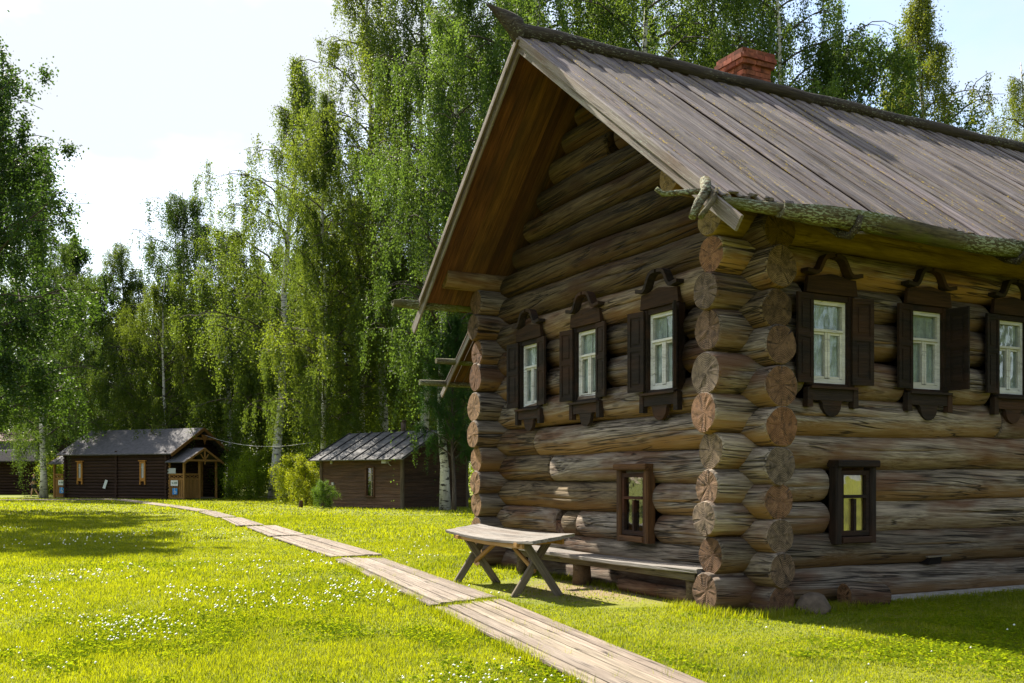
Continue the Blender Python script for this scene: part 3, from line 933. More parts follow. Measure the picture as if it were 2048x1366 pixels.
# mossy eave pole at the near corner
log('eave_pole', house, (-1.40, -1.14, 4.50), (-.55, -1.15, 4.52), .055, .075, (M['moss'], M['moss']), (1, 1, .8), n=10, step=.15, wob=.02)
# hooks under the gutter
for hx in (.37, 3.27, 6.2, 9.1, 12.0):
    mb = MB()
    mb.tube([(hx, -.1, 5.02), (hx + .02, -.7, 4.62), (hx, -1.08, 4.36), (hx, -1.24, 4.30), (hx - .01, -1.36, 4.38), (hx, -1.40, 4.50)], [.055, .05, .048, .045, .04, .03], 8)
    mb.build('gutter_hook', M['ridge'], house)
    plank('hook_lath', house, (hx + .06, -1.30, 4.33), (hx + .40, -1.12, 4.40), (0, 0, 1), .05, .025, M['barge'])
for hx in (.2, 3.3, 6.2, 9.1):
    mb = MB()
    mb.tube([(hx, 6.6, 4.98), (hx, 6.85, 4.62), (hx, 7.0, 4.52), (hx, 7.14, 4.58), (hx, 7.17, 4.70)], [.05, .045, .04, .035, .03], 7)
    mb.build('gutter_hook', M['ridge'], house)
# forked branch at the near verge foot
mb = MB()
mb.tube([(-1.47, -.98, 4.74), (-1.53, -1.08, 4.60), (-1.66, -1.10, 4.44), (-1.76, -1.13, 4.28)], [.06, .058, .05, .04], 8)
mb.tube([(-1.46, -1.14, 4.60), (-1.54, -1.20, 4.48), (-1.66, -1.22, 4.34), (-1.73, -1.23, 4.26)], [.035, .034, .032, .03], 7)
mb.tube([(-1.45, -.98, 4.63), (-1.66, -.86, 4.62), (-1.86, -.76, 4.60), (-1.92, -.72, 4.66)], [.034, .032, .03, .026], 7)
mb.build('forked_branch', M['moss'], house, color=(1.1, 1.05, 1.0))

# chimney of separate bricks
ch = empty('chimney', (3.12, RIDGE_Y + .45, 7.50), 0, house)
mb = MB(); mb.box((0, 0, .3), (.50, .50, 1.15)); mb.build('mortar_core', M['mortar'], ch)
zc = .05
for course in range(14):
    big = course >= 11
    hw = .29 + (.05 if big else 0) + (.025 if course == 12 else 0)
    hb = .083
    nb = 3
    for f in range(4):
        for j in range(nb):
            bl = 2 * hw / nb
            off = (-hw + bl * (j + .5)) + (bl * .25 if course % 2 else -bl * .12)
            off = max(-hw + bl * .5, min(hw - bl * .5, off))
            p = Matrix.Rotation(f * math.pi / 2, 3, 'Z') @ Vector((off, -hw + .05, 0))
            o = MB()
            o.box((0, 0, 0), (bl - .012, .12 + random.uniform(-.01, .012), hb - .008))
            t = random.uniform(.6, 1.25)
            o.build('brick', M['brick'], ch, (p.x, p.y, zc), (random.uniform(-.02, .02), 0, f * math.pi / 2 + random.uniform(-.02, .02)), (t, t * random.uniform(.9, 1.1), t))
    zc += hb

# ------------------------------------------------------------------ windows
def wall_frame(wall, s, z):
    """matrix columns: local x to the viewer's right, local y inwards, z up; returns loc, rz in house space"""
    if wall == 'F':   # front, outward -X ; viewer's right is -Y
        return Vector((-.225, s, z)), R(-90)
    return Vector((s, -.215, z)), 0.0

def shutter(parent, hinge_x, side, ang, H, Wd, z0=0.0):
    """panelled shutter; side -1 left, +1 right; ang opening from the closed position"""
    mb = MB()
    s = side
    def bx(x0, x1, z0_, z1_, th, yo):
        mb.box(((x0 + x1) / 2 * s, yo, (z0_ + z1_) / 2), (abs(x1 - x0), th, z1_ - z0_))
    # built lying outward from the hinge (x 0..Wd), faces out -Y
    st = .055
    bx(0, st, 0, H, .034, 0); bx(Wd - st, Wd, 0, H, .034, 0)
    for za, zb in ((0, .07), (H * .54 - .035, H * .54 + .035), (H - .07, H)):
        bx(st, Wd - st, za, zb, .032, 0)
    bx(st - .01, Wd - st + .01, .05, H - .05, .014, 0.004)
    for za, zb in ((.11, H * .54 - .075), (H * .54 + .075, H - .11)):
        bx(st + .035, Wd - st - .035, za, zb, .026, 0)
    o = mb.build('shutter', M['dark'], parent, (hinge_x, -.085, z0), (0, 0, ang * s), tone(1.0, .2))
    return o

def fancy_window(wall, s, zb, la, ra, cur=True, fl=1.0):
    loc, rz = wall_frame(wall, s, zb)
    W, H = .60, 1.03
    hw = W / 2
    c = MB()
    # white casement: frame, transom, mullion
    fw = .05
    y = .03
    c.box((-hw + fw / 2, y, H / 2), (fw, .06, H)); c.box((hw - fw / 2, y, H / 2), (fw, .06, H))
    c.box((0, y, .03), (W - 2 * fw - .001, .058, .06)); c.box((0, y, H - .025), (W - 2 * fw - .001, .058, .05))
    zt = H * .64
    c.box((0, y - .012, zt), (W - 2 * fw - .001, .075, .032))
    for sx in (-1, 1):
        c.box((sx * .022, y - .004, (zt + .06) / 2), (.036, .05, zt - .08))
        c.box((sx * (hw - fw - .015), y + .002, (zt + .06) / 2), (.03, .046, zt - .08))
        c.box((sx * .13, y + .003, .078), (.17, .044, .03)); c.box((sx * .13, y + .003, zt - .032), (.17, .044, .03))
    win = c.build('window', M['white'], house, loc, (0, 0, rz), tone(1.0, .06))
    # panes
    for (x0, x1, z0, z1) in ((-hw + fw, hw - fw, zt + .016, H - .05), (-hw + .08, -.04, .09, zt - .045), (.04, hw - .08, .09, zt - .045)):
        p = MB(); p.box(((x0 + x1) / 2, .035, (z0 + z1) / 2), (x1 - x0 + .01, .005, z1 - z0 + .01)); p.build('pane', M['glass'], win)
    if cur:
        p = MB()
        n = 28
        for (xa, xb) in ((-hw + .02, -.012), (-.005, hw - .02)):
            vs_ = []
            for i in range(n + 1):
                xx = xa + (xb - xa) * i / n
                yy = .07 + .014 * math.sin(i * 1.1) + random.uniform(-.004, .004)
                vs_ += [(xx, yy, .02), (xx, yy + .004, H - .03)]
            p.add(vs_, [(2 * i, 2 * i + 2, 2 * i + 3, 2 * i + 1) for i in range(n)], 0, True)
        p.build('curtain', M['curtain'], win)
    # dark surround
    b = MB()
    for sx in (-1, 1):
        b.box((sx * (hw + .055), -.005, H / 2 + .02), (.10, .10, H + .10))
    b.box((0, .0, H + .035), (W - .002, .09, .068)); b.box((0, .0, -.035), (W - .002, .09, .068))
    b.build('surround', M['dark'], win, color=tone(1, .2))
    hb = MB()
    ht, hwid = .25, hw + .13
    poly = [(-hwid, 0), (hwid, 0), (hwid - .03, ht * .8)]
    for k in range(0, 11):
        a = k / 10
        xx = hwid - .03 - a * 2 * (hwid - .03)
        poly.append((xx, ht * .8 + .05 * math.exp(-(xx / .2) ** 2)))
    poly = poly[:2] + poly[3:]
    hb.prism(poly, -.085, -.03)
    hb.build('head_board', M['brown'], win, (0, 0, H + .075), None, tone(.38, .2))
    # scrolled hood: two S-curved strips that rise to the middle
    sw = MB()
    for sx in (-1, 1):
        pts = []
        for k in range(13):
            u = k / 12
            xx = hwid + .035 - u * (hwid + .035 - .05)
            sg = 1 / (1 + math.exp(-(u - .60) * 13))
            zz = .235 + .025 * math.cos(u * 5) * (1 - sg) + .235 * sg
            pts.append((sx * xx, zz))
        pts.append((sx * .018, .472))
        sw.strip(pts if sx > 0 else pts[::-1], .024, -.145, -.02)
    sw.build('hood_scroll', M['dark'], win, (0, 0, H + .075), None, tone(1.3, .1))
    # sill board, end blocks, pendant
    ap = MB(); ap.box((0, -.05, -.145), (2 * hwid - .12, .07, .14)); ap.build('apron_board', M['dark'], win, color=tone(1.35, .2))
    sl = MB(); sl.box((0, -.075, -.058), (2 * hwid - .08, .12, .03)); sl.build('sill', M['dark'], win, color=tone(1.5, .1))
    for sx in (-1, 1):
        e = MB(); e.prism([(sx * (hwid - .045) - .045, -.30), (sx * (hwid - .045) + .045, -.30), (sx * (hwid - .045) + .038, -.06), (sx * (hwid - .045) - .038, -.06)], -.10, -.02)
        e.build('end_block', M['dark'], win, color=tone(1.2, .1))
    pd = MB()
    pts = [(-.20, 0), ]
    pts = [(-.21, 0), (-.16, -.045)] + [(.155 * math.cos(math.pi + math.pi * k / 10), -.06 - .155 * math.sin(math.pi * k / 10)) for k in range(11)] + [(.16, -.045), (.21, 0)]
    pd.prism(pts, -.075, -.02)
    pd.build('pendant', M['dark'], win, (0, 0, -.20), None, tone(1.3, .1))
    shutter(win, -(hw + .03), -1, R(la), H + .06, .31, -.01)
    shutter(win, (hw + .03), 1, R(ra), H + .06, .31, -.01)
    return win

random.seed(5)
# opening angle is measured from lying flat against the wall (0) towards the viewer
fancy_window('F', 1.45, 2.76, -10, -34)
fancy_window('F', 3.32, 2.76, -9, -8)
fancy_window('F', 5.10, 2.76, -10, -7)
fancy_window('S', 1.06, 2.75, -10, -12)
fancy_window('S', 2.80, 2.75, -8, -80)
fancy_window('S', 4.51, 2.75, -8, -25)
fancy_window('S', 7.6, 2.75, -8, -20)

def plain_window(wall, s, z0, H, W, mat, col, curmat, depth=.12):
    loc, rz = wall_frame(wall, s, z0)
    hw = W / 2
    c = MB()
    fw = .055
    c.box((-hw + fw / 2, .02, H / 2), (fw, .06, H)); c.box((hw - fw / 2, .02, H / 2), (fw, .06, H))
    c.box((0, .02, .03), (W - 2 * fw - .001, .058, .06)); c.box((0, .02, H - .03), (W - 2 * fw - .001, .058, .06))
    zt = H * .6
    c.box((0, .01, zt), (W - 2 * fw - .001, .07, .04)); c.box((0, .015, zt / 2), (.04, .055, zt - .06))
    c.v = [(p[0], p[1] - .05, p[2]) for p in c.v]
    win = c.build('window', M['dark'], house, loc, (0, 0, rz), col)
    for (x0, x1, z0_, z1) in ((-hw + fw, hw - fw, zt + .02, H - .06), (-hw + fw, -.02, .06, zt - .02), (.02, hw - fw, .06, zt - .02)):
        p = MB(); p.box(((x0 + x1) / 2, -.015, (z0_ + z1) / 2), (x1 - x0 + .01, .005, z1 - z0_ + .01)); p.build('pane', M['glass'], win)
    if curmat:
        p = MB(); n = 24; vs_ = []
        for i in range(n + 1):
            xx = -hw + .02 + (W - .04) * i / n
            yy = .012 + .008 * math.sin(i * 1.4)
            vs_ += [(xx, yy, .02), (xx, yy, H - .03)]
        p.add(vs_, [(2 * i, 2 * i + 2, 2 * i + 3, 2 * i + 1) for i in range(n)], 0, True)
        p.build('curtain', M[curmat], win)
    yo = -.04
    for sx in (-1, 1):
        plank('jamb_board', win, (sx * (hw + .05), yo / 2, -.10), (sx * (hw + .05), yo / 2, H + .04), (0, -1, 0), .10, depth + .03, M[mat], tone(1, .15))
    plank('head_board', win, (-hw - .11, yo / 2 - .02, H + .085), (hw + .11, yo / 2 - .02, H + .085), (0, 0, 1), .20, .09, M[mat], tone(1, .15))
    plank('sill', win, (-hw - .005, yo / 2 - .01, -.055), (hw + .005, yo / 2 - .01, -.055), (0, 0, 1), .17, .08, M[mat], tone(1.1, .15))
    return win
plain_window('F', 2.08, .78, .86, .56, 'brown', (1.6, 1.2, 1.0), None)
plain_window('S', 1.47, .85, .82, .50, 'dark', (1.2, 1.1, 1.0), 'yellow_curtain')

# side-wall vent: solid block, its near-black colour painted as shade inside a hole
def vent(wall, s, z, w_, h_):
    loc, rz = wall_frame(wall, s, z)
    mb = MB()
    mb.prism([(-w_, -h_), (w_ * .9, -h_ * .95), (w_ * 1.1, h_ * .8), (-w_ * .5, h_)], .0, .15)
    return mb.build('vent_shade_block', M['vent'], house, loc, (0, 0, rz))
M['vent'] = plain_mat('painted_vent_shade', (0.008, 0.006, 0.005), 0.95, 0.3, 9)
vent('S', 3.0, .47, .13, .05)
mb = MB(); mb.box((-.02, 4.30, .79), (.30, .24, .20)); mb.build('vent_block', M['log'], house, color=(.9, .7, .6))
plank('vent_stick', house, (2.78, -.275, .53), (3.22, -.275, .535), (0, 0, 1), .05, .022, M['leg'])

# ------------------------------------------------------------------ bench, table, stones
def hp(x, y, z=0.0):
    return HC + V2 * x + U2 * y + Vector((0, 0, z))

bench = empty('bench', hp(-.48, 2.7), HANG + R(90))
tag(bench, 'long grey plank bench set against the gable front of the big log house', 'bench')
# local X along the wall (towards the far end), local Y towards the house is -
plank('seat', bench, (-2.55, 0, .455), (2.6, 0.03, .455), (0, 0, 1), .43, .06, M['grey'], (1, .98, .96), nseg=6, bow=-.035, ragged=.01)
for lx in (.45, -2.2, 2.3):
    s = MB(); s.tube([(lx, -.02, 0), (lx, -.02, .20), (lx + .01, -.01, .415 if abs(lx) > 1 else .385)], [.15, .135, .13] if lx == .45 else [.10, .10, .095], 10)
    s.build('leg', M['leg'], bench, color=(.75, .62, .5))
plank('rail', bench, (-2.4, .1, .36), (2.3, .1, .345), (0, 0, 1), .06, .09, M['leg'], (.8, .75, .7), nseg=2)
sill_log = log('fallen_log', None, hp(-.42, .45, .09), hp(-.40, 2.2, .085), .09, .10, (M['log'], M['log_end']), (.8, .6, .5), n=12)
tag(sill_log, 'dark rotting log lying on the ground under the plank bench', 'log')

table = empty('table', Vector((-.10, 14.05, 0)), HANG + R(90))
tag(table, 'weathered plank table on crossed trestle legs beside the boardwalk', 'table')
# local X runs along the house front (+ away from the camera), local Y to the boardwalk side
TL, TH = 2.80, .79
ys_t = (-.22, 0, .22)
for k, yy in enumerate(ys_t):
    t = random.uniform(.95, 1.1)
    z = TH - yy * .12
    o = plank('table_plank', table, (-TL / 2 + random.uniform(-.04, .04), yy, z), (TL / 2 + random.uniform(-.04, .04), yy * .9, z + .01), (0, .12, 1), .215, .045, M['grey'], (t, t * .98, t * .96), nseg=6, bow=-.045, ragged=.012)
plank('apron_rail', table, (-1.05, .27, TH - .105), (1.12, .27, TH - .075), (0, 0, 1), .03, .085, M['fresh'], (.9, .8, .7), nseg=2, bow=-.02)
plank('apron_rail', table, (-1.16, -.27, TH - .05), (1.0, -.27, TH - .04), (0, 0, 1), .03, .085, M['fresh'], (.9, .75, .6), nseg=2, bow=-.02)
for lx in (-.93, .93):
    k = 1 if lx > 0 else -1
    plank('cross_bearer', table, (lx, -.34, TH - .055), (lx, .33, TH - .095), (0, 0, 1), .09, .05, M['fresh'], (.9, .75, .55))
    plank('leg', table, (lx - .045, -.33, -.02), (lx - .045, .20, TH - .075), (1, 0, 0), .105, .055, M['leg'], tone(1, .1))
    plank('leg', table, (lx + .045, .33, -.02), (lx + .045, -.20, TH - .055), (1, 0, 0), .105, .055, M['leg'], tone(1, .1))
    plank('brace', table, (lx - k * .02, .02, TH * .42), (lx - k * .78, .02, TH - .10), (0, 1, 0), .06, .04, M['fresh'], (.75, .62, .45))

def blob(name, c, r, mat, seed, label, cat, sq=(1, 1, .8), color=(1, 1, 1), amp=.13):
    rs = np.random.default_rng(seed)
    mb = MB()
    nu, nv = 18, 10
    ph = rs.uniform(0, 6.28, 8)
    vs_ = []
    for j in range(nv + 1):
        th = math.pi * j / nv
        for i in range(nu):
            a = 2 * math.pi * i / nu
            d = Vector((math.sin(th) * math.cos(a), math.sin(th) * math.sin(a), math.cos(th)))
            k = 1 + amp * (math.sin(2.3 * d.x + ph[0]) * math.sin(2.1 * d.y + ph[1]) + .5 * math.sin(5 * d.z + ph[2] + 3 * d.x) + .3 * math.sin(7 * d.y + ph[3]))
            vs_.append((d.x * r * sq[0] * k, d.y * r * sq[1] * k, d.z * r * sq[2] * k))
    fs = [(j * nu + i, (j + 1) * nu + i, (j + 1) * nu + (i + 1) % nu, j * nu + (i + 1) % nu) for j in range(nv) for i in range(nu)]
    mb.add(vs_, fs, 0, True)
    o = mb.build(name, mat, None, c, (0, 0, float(ph[5])), color)
    if label: tag(o, label, cat)
    return o
blob('boulder', hp(.34, -.72, .07), .19, M['stone'], 3, 'rounded brown boulder at the foot of the log house corner', 'boulder', (1.05, .9, .85))
st = log('log_stump', None, hp(1.05, -.50, .12), hp(1.62, -.62, .11), .165, .15, (M['log'], M['log_end_warm']), (.75, .7, .66), n=16, split=[(1, 1.2, .6, .3), (1, 2.6, .5, .25)])
tag(st, 'short rotten log chunk lying against the side wall below the low window', 'log')
mb = MB()
n = 26
vs_ = []
for i in range(n + 1):
    x = 1.6 + 4.6 * i / n
    wv = .22 + .08 * math.sin(i * 1.3) + .05 * math.sin(i * 2.9)
    vs_ += [(x, -.1, .045), (x, -.1 - .18 - wv * .5, .03), (x, -.1 - .2 - wv, .004)]
mb.add(vs_, [(3 * i + k, 3 * i + k + 1, 3 * i + k + 4, 3 * i + k + 3) for i in range(n) for k in (0, 1)], 0, True)
foot = mb.build('sand_footing', M['sand'], None, HC, (0, 0, HANG))
tag(foot, kind='structure')

# ------------------------------------------------------------------ neighbouring outbuilding behind the far corner
barn = empty('barn', hp(2.0, 11.0), HANG)
tag(barn, 'half-hidden log barn whose eave and verge board stick out behind the house corner', 'barn')
bz = lambda y: 6.05 - .80 * abs(y)
for i in range(9):
    z = .22 + .42 * i
    log('log', barn, (0.9, -2.0, z), (0.9, 2.0, z), .22, .22, LW, tone(.8, .1), step=1.5, n=12)
    log('log', barn, (.5, 1.85, z), (6.5, 1.85, z), .22, .22, LWW, tone(.8, .1), step=1.5, n=12)
    log('log', barn, (.5, -1.85, z), (6.5, -1.85, z), .22, .22, LW, tone(.8, .1), step=1.5, n=12)
for i in range(4):
    z = 4.0 + .42 * i
    hw = max(.2, (6.0 - z) / .8 - .2)
    log('log', barn, (.9, -hw, z), (.9, hw, z), .22, .22, LW, tone(.7, .1), step=1.5, n=12)
for side in (-1, 1):
    for k in range(30):
        xx = .05 + k * .24
        plank('roof_board', barn, (xx, 0, bz(0)), (xx, side * 2.62, bz(2.62)), (0, side * .8, 1), .235, .04, M['roof'], under=M['soffit'])
    plank('verge_board', barn, (-.03, 0, bz(0) - .10), (-.03, side * 2.9, bz(2.9) - .08), (-1, 0, 0), .15, .035, M['barge'])
def barn_gutter(y, z, x0):
    mb = MB(); mb.tube([(x0, y, z), (x0 + .8, y, z), (7, y, z)], [.07, .08, .08], 9); mb.build('gutter', M['moss'], barn)
barn_gutter(2.62, 3.93, -.75); barn_gutter(2.05, 4.42, -.55)

# ------------------------------------------------------------------ far cabin with porches
def tri_roof(parent, x0, x1, yc, half, ze, zr, mat, th=.08, name='roof', ohe=.0, color=(1, 1, 1)):
    out_ = []
    for s in (-1, 1):
        mb = MB()
        d = Vector((0, s * half, ze - zr))
        nrm = Vector((0, s * (zr - ze), half)).normalized()
        ps = [Vector((x0, yc, zr)), Vector((x1, yc, zr)), Vector((x1, yc + s * half, ze)), Vector((x0, yc + s * half, ze))]
        q = [p - nrm * th for p in ps]
        mb.add(ps + q, [(0, 1, 2, 3), (7, 6, 5, 4), (0, 4, 5, 1), (1, 5, 6, 2), (2, 6, 7, 3), (3, 7, 4, 0)])
        out_.append(mb.build(name, mat, parent, color=color))
    return out_

cab = empty('log_cabin', atd(335, 68.0), R(-25))
tag(cab, 'dark brown log cabin with orange window frames and carved timber porches', 'cabin')
CA, CW = 9.6, 5.4
for i in range(15):
    z = .11 + .222 * i
    log('log', cab, (-CA, 0.0, z), (.22, 0.0, z), .125, .125, (M['cabin_log'], M['cabin_log']), tone(1, .15), step=3, n=8)
    log('log', cab, (0, -.22, z), (0, CW + .2, z), .125, .125, (M['cabin_log'], M['cabin_log']), tone(1, .15), step=3, n=8)
    log('log', cab, (-4.6, -.2, z), (-4.6, .3, z), .125, .125, (M['cabin_log'], M['cabin_log']), tone(1, .15), step=3, n=8)
    log('log', cab, (-CA, -.22, z), (-CA, CW + .2, z), .125, .125, (M['cabin_log'], M['cabin_log']), tone(1, .15), step=3, n=8)
for i in range(6):
    z = 3.42 + .222 * i
    hw = (4.85 - z) / 1.6 * 2.7
    log('log', cab, (0, CW / 2 - hw, z), (0, CW / 2 + hw, z), .125, .125, (M['cabin_log'], M['cabin_log']), tone(1, .15), step=3, n=8)
    log('log', cab, (-CA, CW / 2 - hw, z), (-CA, CW / 2 + hw, z), .125, .125, (M['cabin_log'], M['cabin_log']), tone(1, .15), step=3, n=8)
mb = MB(); mb.box((-CA / 2, CW, 1.7), (CA, .2, 3.3)); mb.build('rear_wall', M['cabin_log'], cab)
tri_roof(cab, -CA - .6, .75, CW / 2, 3.15, 3.12, 5.0, M['shingle'])
for s in (-1, 1):
    plank('verge_board', cab, (.78, CW / 2, 4.90), (.78, CW / 2 + s * 3.15, 3.02), (1, 0, 0), .22, .05, M['pine'], (.6, .55, .5))
plank('tie_board', cab, (.80, CW / 2 - 1.0, 4.22), (.80, CW / 2 + 1.0, 4.22), (1, 0, 0), .16, .05, M['pine'], (.7, .65, .6))
mb = MB(); mb.prism([(-.35, .25), (.35, .25), (.12, -.1), (0, -.42), (-.12, -.1)], -.03, .03); mb.build('gable_pendant', M['pine'], cab, (.83, CW / 2, 4.25), (0, 0, R(90)), (.7, .6, .5))
def cabin_window(x, z):
    c = MB()
    c.box((-.19, 0, .62), (.12, .10, 1.25)); c.box((.19, 0, .62), (.12, .10, 1.25)); c.box((0, 0, 1.19), (.26, .09, .12)); c.box((0, 0, .06), (.26, .09, .12))
    c.box((0, -.02, 1.30), (.66, .16, .07)); c.box((0, 0, -.06), (.5, .1, .10))
    for sx in (-1, 1): c.box((sx * .22, -.01, -.20), (.09, .1, .30))
    o = c.build('window', M['pine'], cab, (x, -.16, z), None, (1.25, 1.1, .8))
    p = MB(); p.box((0, .01, .62), (.27, .02, 1.03)); p.build('pane', M['panefar'], o)
    f = MB(); f.box((0, -.005, .62), (.03, .03, 1.03)); f.box((0, -.005, .85), (.26, .03, .03)); f.build('glazing_bar', M['white'], o)
t_ = NT('pale_window_pane'); t_.bsdf((0.34, 0.37, 0.36), 0.12, spec=0.6); M['panefar'] = t_.m
cabin_window(-8.1, 1.35); cabin_window(-2.1, 1.35)
# white board leaning on the wall
bd = MB(); bd.box((0, 0, .28), (.24, .03, .62)); o = bd.build('leaning_board', M['signwhite'], None, cab.matrix_basis @ Vector((-5.55, -.34, .75)), (R(-10), R(14), R(-25)), (.8, .85, .85))
tag(o, 'small white board hung askew on the long cabin wall', 'board')

def porch(x0, x1, y0, y1, zr, ze, sgn, full):
    """open porch on a gable end: posts, boarded rail, small gable roof"""
    p = empty('porch', (0, 0, 0), 0, cab)
    posts = [(x0 + .1 * sgn, y0), (x1, y0), (x1, (y0 + y1) / 2 - .1), (x1, y1), (x0 + .1 * sgn, y1)]
    for (px, py) in posts:
        plank('post', p, (px, py, 0), (px, py, ze + .1), (0, 1, 0), .15, .15, M['pine'])
    def panel(ax, ay, bx_, by):
        d = Vector((bx_ - ax, by - ay, 0)); n_ = max(3, int(d.length / .14))
        for k in range(n_):
            c = Vector((ax, ay, 0)) + d * ((k + .5) / n_)
            plank('rail_board', p, c + Vector((0, 0, .14)), c + Vector((0, 0, 1.36)), Vector((-d.y, d.x, 0)), d.length / n_ - .03, .03, M['pine'], tone(.85, .15))
        for z, h in ((.12, .08), (1.40, .10), (1.72, .09)):
            plank('rail', p, Vector((ax, ay, z)), Vector((bx_, by, z)), (0, 0, 1), .06, h, M['pine'])
        # fretwork: crossed laths between the two upper rails
        m_ = max(2, int(d.length / .32))
        for k in range(m_):
            a = Vector((ax, ay, 0)) + d * (k / m_); b = Vector((ax, ay, 0)) + d * ((k + 1) / m_)
            for za, zb in ((1.45, 1.68), (1.68, 1.45)):
                plank('fret_lath', p, a + Vector((0, 0, za)), b + Vector((0, 0, zb)), Vector((-d.y, d.x, 0)), .06, .025, M['pine'], (.8, .75, .7))
    panel(x0, y0, x1, y0)
    panel(x1, y0, x1, (y0 + y1) / 2 - .1)
    mb = MB(); mb.box(((x0 + x1) / 2, (y0 + y1) / 2, .08), (abs(x1 - x0), y1 - y0, .1)); mb.build('floor', M['leg'], p)
    yc = (y0 + y1) / 2; half = (y1 - y0) / 2 + .35
    xa, xb = sorted((x0, x1 + .35 * sgn))
    tri_roof(p, xa, xb, yc, half, ze, zr, M['shingle'], .07)
    xf = x1 + .38 * sgn
    for s in (-1, 1):
        plank('verge_board', p, (xf, yc, zr - .07), (xf, yc + s * half, ze - .07), (1, 0, 0), .15, .04, M['pine'])
        plank('strut', p, (xf, yc, ze + .12), (xf, yc + s * .38, ze + .55), (1, 0, 0), .09, .04, M['pine'])
    plank('tie_beam', p, (xf, yc - half + .2, ze + .12), (xf, yc + half - .2, ze + .12), (1, 0, 0), .13, .05, M['pine'])
    plank('king_post', p, (xf + .02, yc, ze - .15), (xf + .02, yc, zr - .15), (1, 0, 0), .13, .05, M['pine'])
    return p

def sign_white(p, x, y, z, ry):
    s = MB(); s.box((0, 0, 0), (.62, .03, .38))
    # arrow and pictogram band printed on the board
    s.prism([(-.24, 0), (-.15, .07), (-.15, -.07)], -.022, -.017, 1); s.box((-.10, -.02, 0), (.10, .006, .035), 1)
    for k in range(4): s.box((.02 + k * .065, -.02, .01), (.035, .006, .13), 1)
    s.build('sign', [M['signwhite'], M['signgreen']], p, (x, y, z), (0, 0, ry))
def sign_blue(p, x, y, z, ry):
    s = MB(); s.box((0, 0, 0), (.42, .03, .42))
    # wheelchair symbol: wheel, body, legs
    ring = [(.03 + .095 * math.cos(a), -.05 + .095 * math.sin(a)) for a in np.linspace(R(100), R(380), 14)]
    s.strip(ring, .016, -.024, -.017, 1)
    s.strip([(-.01, .12), (0, -.02), (.08, -.02), (.13, -.13)], .017, -.024, -.017, 1)
    s.prism([(-.01 + .035 * math.cos(a), .165 + .03 * math.sin(a)) for a in np.linspace(0, 6.0, 9)], -.024, -.017, 1)
    s.build('sign', [M['signblue'], M['signwhite']], p, (x, y, z), (0, 0, ry))
pr = porch(0.1, 1.5, -.02, 3.1, 3.55, 2.55, 1, True)
sign_white(pr, .75, -.14, 1.12, 0); sign_blue(pr, .80, -.14, .56, 0)
pn = MB(); pn.box((.45, -.10, 1.95), (.75, .02, .36)); pn.build('pane', M['panefar'], pr)
pl = porch(-CA - .1, -CA - 1.6, .3, 3.2, 3.4, 2.5, -1, True)
sign_white(pl, -CA - .75, .18, 1.12, 0); sign_blue(pl, -CA - .72, .18, .56, 0)

# far dark building at the left edge
fb = empty('long_barn', atd(-40, 86.0), R(4))
tag(fb, 'dark timber building with red-brown roof at the left edge behind the walker', 'building')
for i in range(14):
    log('log', fb, (-10, 0, .12 + .25 * i), (5.0, 0, .12 + .25 * i), .14, .14, (M['cabin_log'], M['cabin_log']), tone(.9, .15), step=5, n=8)
mb = MB(); mb.box((5, 3, 1.8), (.2, 6, 3.5)); mb.box((-2.5, 6, 1.8), (15, .2, 3.5)); mb.build('wall', M['cabin_log'], fb)
mb = MB()
mb.add([(-11, -1.2, 2.9), (6, -1.2, 2.9), (6, .6, 4.7), (-11, .6, 4.7), (-11, -1.2, 2.8), (6, -1.2, 2.8), (6, .6, 4.6), (-11, .6, 4.6)],
       [(0, 1, 2, 3), (7, 6, 5, 4), (0, 4, 5, 1), (1, 5, 6, 2), (2, 6, 7, 3), (3, 7, 4, 0)])
mb.build('lower_roof', M['shingle'], fb, color=(.55, .5, .5))
tri_roof(fb, -11, 6, 2.6, 2.2, 4.65, 5.5, M['redroof'])
mb = MB(); mb.box((5.9, 2.6, 4.0), (.12, 4.0, 1.6)); mb.build('gable', M['cabin_log'], fb)

# ------------------------------------------------------------------ shed with seamed roof
shed = empty('shed', atd(805, 48.4), R(-40))
tag(shed, 'low brown plank shed with seamed grey roof and stove pipe', 'shed')
SA, SW = 6.1, 4.6
for i in range(14):
    z = .09 + .182 * i
    for (p0, p1) in (((-SA, 0), (-2.6, 0)), ((-1.95, 0), (0, 0))) if 3 <= i <= 10 else (((-SA, 0), (0, 0)),):
        plank('cladding_board', shed, (p0[0], 0, z), (p1[0], 0, z), (0, -1, .12), .19, .04, M['shed_board'], tone(1.0 if i > 4 else 1.25, .15))
    plank('cladding_board', shed, (0, .02, z), (0, SW, z), (1, 0, .12), .19, .04, M['shed_board'], tone(.6, .15))
    plank('cladding_board', shed, (-SA, .02, z), (-SA, SW, z), (-1, 0, .12), .19, .04, M['shed_board'], tone(.6, .15))
for i in range(8):
    z = 2.64 + .17 * i
    hw = max(.1, (3.85 - z) / 1.3 * 2.3)
    plank('cladding_board', shed, (0, SW / 2 - hw, z), (0, SW / 2 + hw, z), (1, 0, .12), .18, .04, M['shed_board'], tone(.6, .15))
for (x, y) in ((0, -.02), (-SA, -.02), (0, SW)):
    plank('corner_post', shed, (x, y, 0), (x, y, 2.7), (0, -1, 0), .17, .17, M['leg'], (.75, .7, .65))
mb = MB(); mb.box((-SA / 2, SW, 1.3), (SA, .1, 2.6)); mb.build('rear_wall', M['shed_board'], shed)
tri_roof(shed, -SA - .45, .55, SW / 2, SW / 2 + .55, 2.42, 3.92, M['tin'], .06)
